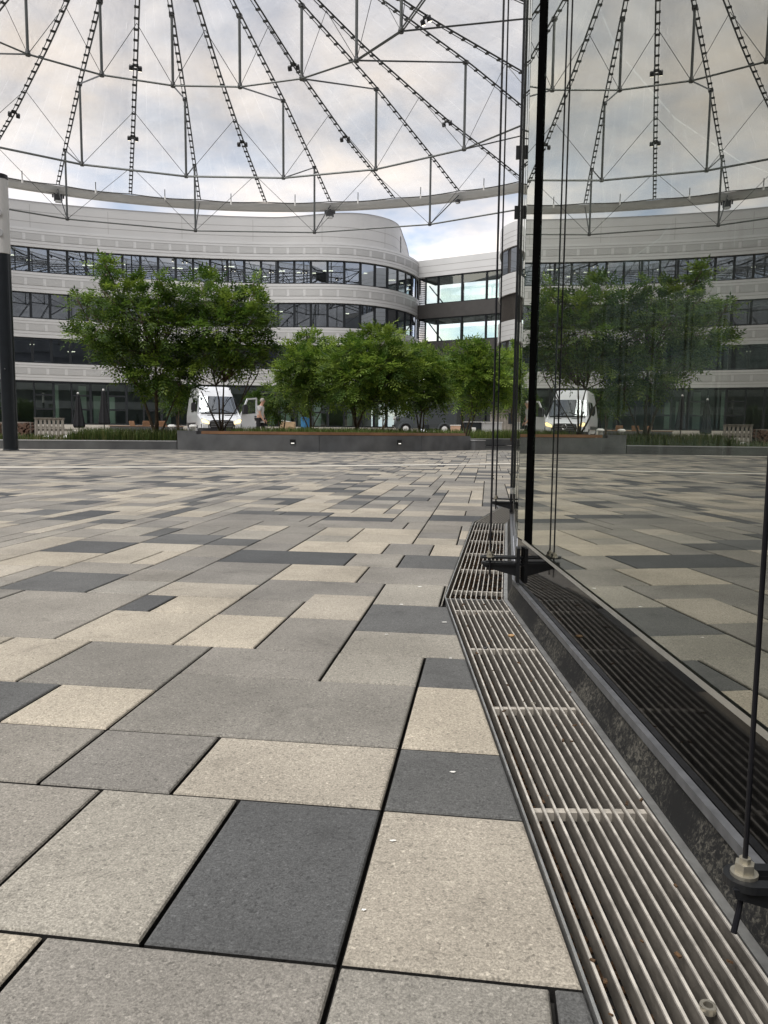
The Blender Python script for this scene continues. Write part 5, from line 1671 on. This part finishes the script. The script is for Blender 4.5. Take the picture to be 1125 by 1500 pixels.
for q in ((.10, .10, .04), (-.24, -.10, .09)):
    mb = MB(); mb.box((q[0] + .02, q[1], q[2]), (.27, .10, .08)); mb.box((q[0] - .03, q[1], q[2] + .05), (.14, .09, .05)); mb.build('shoe', M['trousers'], man)
mb = MB()
prof_ = [(.001, .0)] + [(.093 * math.sin(math.pi * k / 10), .098 - .098 * math.cos(math.pi * k / 10)) for k in range(1, 6)]
hair_pts = []
for i in range(9):
    el = lerp(R(-25), R(90), i / 8)
    for k in range(14):
        az = 2 * math.pi * k / 14
        r_ = .098
        x = r_ * math.cos(el) * math.cos(az) * 1.06; y = r_ * math.cos(el) * math.sin(az) * .88; z = r_ * math.sin(el) * 1.05
        if x > .05 and z < .045: x = .05 if z < .045 else x
        mb.v.append((.122 + x - .012, y, 1.655 + z))
for i in range(8):
    for k in range(14):
        k2 = (k + 1) % 14
        mb.f.append((i * 14 + k, i * 14 + k2, (i + 1) * 14 + k2, (i + 1) * 14 + k)); mb.c.append(None)
mb.build('hair', M['hair'], body, smooth=True)
mb = MB()
mb.tube([(.195, 0, 1.66), (.222, 0, 1.625), (.20, 0, 1.612)], [.011, .015, .010], 8)
for s_ in (-1, 1): mb.tube([(.12, s_ * .078, 1.66), (.115, s_ * .092, 1.645), (.12, s_ * .08, 1.60)], [.012, .017, .010], 6)
mb.build('nose_and_ears', M['skin'], body, smooth=True)
mb = MB()
for s_ in (-1, 1): mb.tube([(.196, s_ * .032, 1.662), (.207, s_ * .032, 1.662)], .009, 8)
mb.bar((.190, -.022, 1.585), (.190, .022, 1.585), .012, .006); mb.build('eyes_and_mouth', M['logs'], body)

# ------------------------------------------------------------------ small things behind the planter
def parasol(x, Yp, top, label):
    p = at(x, 634, Yp)
    t = thing('folded_parasol', label, 'parasol', (p.x, p.y, .004), 0, 'closed black parasols')
    h = at(x, top, Yp).z
    mb = MB(); mb.tube([(0, 0, .05), (0, 0, h - .05)], .03, 8); mb.build('pole', M['tubesteel'], t)
    mb = MB(); mb.lathe([(.23, h - 1.82), (.28, h - 1.72), (.24, h - 1.4), (.17, h - .9), (.13, h - .45), (.09, h - .12), (.04, h - .04)], 14, jit=.14); mb.build('cloth', M['parasol'], t)
    mb = MB(); mb.lathe([(.055, h - .05), (.065, h), (.03, h + .05)], 8); mb.build('finial', M['whitepole'], t)
    mb = MB(); mb.box((0, 0, .03), (.6, .6, .06)); mb.build('base_plate', M['concrete'], t)
parasol(116, 41, 576, 'closed black parasol nearest the pallet crate')
parasol(153, 41, 571, 'taller closed black parasol, right of the other one')

def crate(label):
    a, b = at(52, 637, 35), at(94, 637, 35)
    Wd = b.x - a.x; zt = at(72, 613, 35).z
    t = thing('pallet_bench', label, 'pallet', ((a.x + b.x) / 2, a.y, .004), 0)
    mb = MB()
    n_ = 7
    for k in range(n_):
        x = lerp(-Wd / 2 + .06, Wd / 2 - .06, k / (n_ - 1)); mb.box((x, 0, zt / 2), (Wd / n_ * .62, .025, zt - .06))
    mb.build('slats', M['greywood'], t)
    mb = MB()
    for z in (.12, zt * .55, zt - .05): mb.box((0, .04, z), (Wd, .05, .09))
    for x in (-Wd / 2 + .03, Wd / 2 - .03): mb.box((x, .0, zt / 2), (.06, .055, zt))
    mb.box((0, .0, zt + .012), (Wd + .06, .12, .03))
    mb.build('rails', M['greywood'], t)
    mb = MB(); mb.box((0, .55, .38), (Wd, .9, .1)); mb.build('seat', M['greywood'], t)
crate('grey weathered pallet bench standing upright left of the parasols')
def logstack(x0, x1, label):
    a, b = at(x0, 637, 36), at(x1, 637, 36); Wd = b.x - a.x; zt = at((x0 + x1) / 2, 619, 36).z
    t = thing('log_crate', label, 'crate', ((a.x + b.x) / 2, a.y, .004), 0)
    rg2 = random.Random(int(x0 * 7 + 1)); mb = MB()
    for q in range(int(55 * Wd)):
        x = rg2.uniform(-Wd / 2 + .05, Wd / 2 - .05); z = rg2.uniform(.05, zt - .06)
        mb.box((x, rg2.uniform(0, .12), z), (rg2.uniform(.08, .24), .5, rg2.uniform(.04, .10)), Matrix.Rotation(rg2.uniform(-1, 1), 3, 'Y'))
    mb.build('split_logs', M['logs'], t)
    mb = MB()
    for x in (-Wd / 2, Wd / 2): mb.box((x, -.08, zt / 2), (.05, .05, zt))
    mb.box((0, -.08, zt), (Wd + .05, .06, .05)); mb.box((0, .1, .02), (Wd, .5, .04))
    for k in range(6): mb.box((lerp(-Wd / 2, Wd / 2, k / 5), .33, zt / 2), (.03, .03, zt))
    mb.build('frame', M['greywood'], t)
    mb = MB(); mb.box((0, .3, zt / 2), (Wd, .02, zt * .96)); mb.build('back_board', M['plasticblack'], t)
logstack(-6, 5, 'crate of dark brown logs at the left edge, behind the tall column')
logstack(24, 46, 'crate of dark brown split logs between tall column and pallet bench')

def boulder(x, Yp, w_, label):
    p = at(x, 637, Yp); mb = MB()
    mb.lathe([(w_ * math.cos(R(e)), w_ * .6 * math.sin(R(e)) + .12) for e in range(-30, 91, 15)], 14)
    o = mb.build('white_stone', M['stone'], smooth=True); o.location = (p.x, p.y, .0)
    tag(o, label, 'stone', 'white stones behind the left grass')
for x, w_, l in ((70, .16, 'rounded white stone under the pallet bench'), (100, .2, 'rounded white stone below the nearer parasol'), (133, .26, 'widest rounded white stone, between the two parasols')): boulder(x, 28, w_, l)

def bollard(x, Yp, label):
    p = at(x, 640, Yp)
    t = thing('bollard', label, 'bollard', (p.x, p.y, .004), 0, 'stone bollards with white caps')
    zt = at(x, 623, Yp).z
    mb = MB(); mb.lathe([(.10, 0), (.09, .1), (.085, zt - .06)], 14); mb.build('post', M['paleflash'], t)
    mb = MB(); mb.lathe([(.09, zt - .06), (.135, zt - .05), (.13, zt - .01), (.07, zt + .02)], 14); mb.build('cap', M['stone'], t)
bollard(252, 26, 'stone bollard with white mushroom cap left of the white van')
bollard(283, 26, 'stone bollard half hidden in front of the van front wheel')

def chair(x, Yp, rz, label):
    p = at(x, 628, Yp)
    t = thing('wooden_chair', label, 'chair', (p.x, p.y, .30), rz, 'brown wooden chairs by the entrance')
    mb = MB(); mb.box((0, 0, .36), (.55, .5, .05)); mb.build('seat', M['wood'], t)
    mb = MB(); mb.box((0, .27, .52), (.5, .05, .34), Matrix.Rotation(R(-14), 3, 'X')); mb.build('backrest', M['wood'], t)
    for a in (-.24, .24):
        for b in (-.22, .22):
            mb = MB(); mb.bar((a, b, .0), (a, b, .34), .05, .05, (0, 1, 0)); mb.build('leg', M['wood'], t)
chair(198, 54, R(150), 'brown wooden chair left of the left tree stems')
chair(212, 52, R(-140), 'brown wooden chair turned outwards behind the left tree stems')
chair(241, 52, R(170), 'brown wooden chair right of the left tree stems')
# low bench wall with pale top at the entrance
p = at(215, 632, 50); t = thing('low_bench', 'long low pale topped bench wall in front of the entrance', 'bench', (p.x, p.y, .30))
mb = MB(); mb.box((0, 0, .16), (4.6, .5, .32)); mb.build('base', M['concrete'], t)
mb = MB(); mb.box((0, 0, .34), (4.7, .6, .04)); mb.build('top', M['wood'], t)

p = at(422, 634, 52); t = thing('cardboard_box', 'brown cardboard carton with pale flaps by the far shopfront', 'box', (p.x, p.y, .30))
mb = MB(); mb.box((0, 0, .45), (.95, .7, .55)); mb.box((0, 0, .08), (1.0, .8, .14)); mb.build('carton', M['cardboard'], t)
mb = MB(); mb.box((-.1, -.1, .76), (.7, .5, .05), Matrix.Rotation(R(8), 3, 'Y')); mb.build('flap', M['stone'], t)
p = at(447, 634, 53); t = thing('blue_bin', 'tall blue bin near the slim pale stemmed tree', 'bin', (p.x, p.y, .30))
mb = MB(); mb.lathe([(.24, .0), (.28, .1), (.30, 1.0)], 4); mb.build('tub', M['blue'], t)
mb = MB(); mb.box((0, 0, 1.04), (.5, .5, .06)); mb.build('lid', M['blue'], t)

# bar counters and hut at the right
p = at(694, 634, 48); t = thing('bar_counter', 'black bar counter with a pale square notice under the right tree', 'counter', (p.x, p.y, .004))
wq = at(706, 634, 48).x - at(676, 634, 48).x; zt = at(694, 619, 48).z
mb = MB(); mb.box((0, 0, zt / 2), (wq, .7, zt)); mb.build('front', M['anthracite'], t)
mb = MB(); mb.box((0, 0, zt + .03), (wq + .1, .8, .06)); mb.build('worktop', M['paleflash'], t)
mb = MB(); mb.box((-.05, -.36, zt * .55), (.26, .02, .34)); mb.build('notice', M['stone'], t)
p = at(720, 634, 47); t = thing('bar_counter', 'grey panelled bar counter next to the black one', 'counter', (p.x, p.y, .004))
wq = at(735, 634, 47).x - at(707, 634, 47).x; zt = at(720, 619.5, 47).z
mb = MB(); mb.box((0, 0, zt / 2), (wq * .97, .7, zt)); mb.build('front', M['vent'], t)
mb = MB(); mb.box((0, 0, zt + .03), (wq * .97 + .1, .8, .06)); mb.build('worktop', M['concretecap'], t)
p = at(745, 634, 50); t = thing('timber_hut', 'pale grey slatted timber hut behind the cables', 'hut', (p.x, p.y, .004))
mb = MB()
for k in range(9): mb.box((-.9 + k * .22, 0, 1.0), (.2, .06, 2.0))
mb.build('front_wall', M['greywood'], t)
mb = MB(); mb.box((0, .8, .98), (2.0, 1.5, 1.9)); mb.build('cabin', M['greywood'], t)
mb = MB(); mb.box((0, .7, 2.06), (2.3, 2.0, .1)); mb.build('roof', M['anthracite'], t)
mb = MB(); mb.box((.35, -.04, 1.35), (.8, .04, .7)); mb.build('hatch', M['anthracite'], t)
p = at(667, 634, 46); t = thing('salmon_cabinet', 'salmon coloured cabinet standing just right of the grey vintage van', 'cabinet', (p.x, p.y, .004))
mb = MB(); mb.box((0, 0, .42), (.55, .5, .8)); mb.build('carcass', M['pink'], t)
mb = MB(); mb.box((0, -.0, .85), (.6, .56, .05)); mb.build('top', M['stone'], t)

# white bird droppings on the near pavers
for q, (x, y, s_) in enumerate(((663, 1132, .0022), (660, 965, .002), (566, 930, .002), (588, 886, .0035), (652, 912, .004), (615, 860, .004), (575, 1233, .002), (533, 1335, .002))):
    p = ground(x, y); mb = MB(); rg3 = random.Random(q)
    n_ = 12
    P = []
    for k in range(n_):
        a = 2 * math.pi * k / n_; r_ = s_ * rg3.uniform(.5, 1.5)
        P.append((p.x + r_ * 1.6 * math.cos(a), p.y + r_ * math.sin(a), .0016))
    mb.prism([(a_[0], a_[1]) for a_ in P], .0006, lambda a_, b_, t_: (a_, b_, .0014 + t_))
    tag(mb.build('dropping', M['stone']), 'white bird dropping on ' + ('the dark paver near the grate', 'the small dark paver by the grate bend', 'the beige paver before the bend', 'the dark paver, left splash', 'the dark paver touching the grate', 'the pale paver beyond the bend', 'the large pale paver upper left', 'the large pale paver lower left')[q], 'dropping', 'white droppings on the pavers')
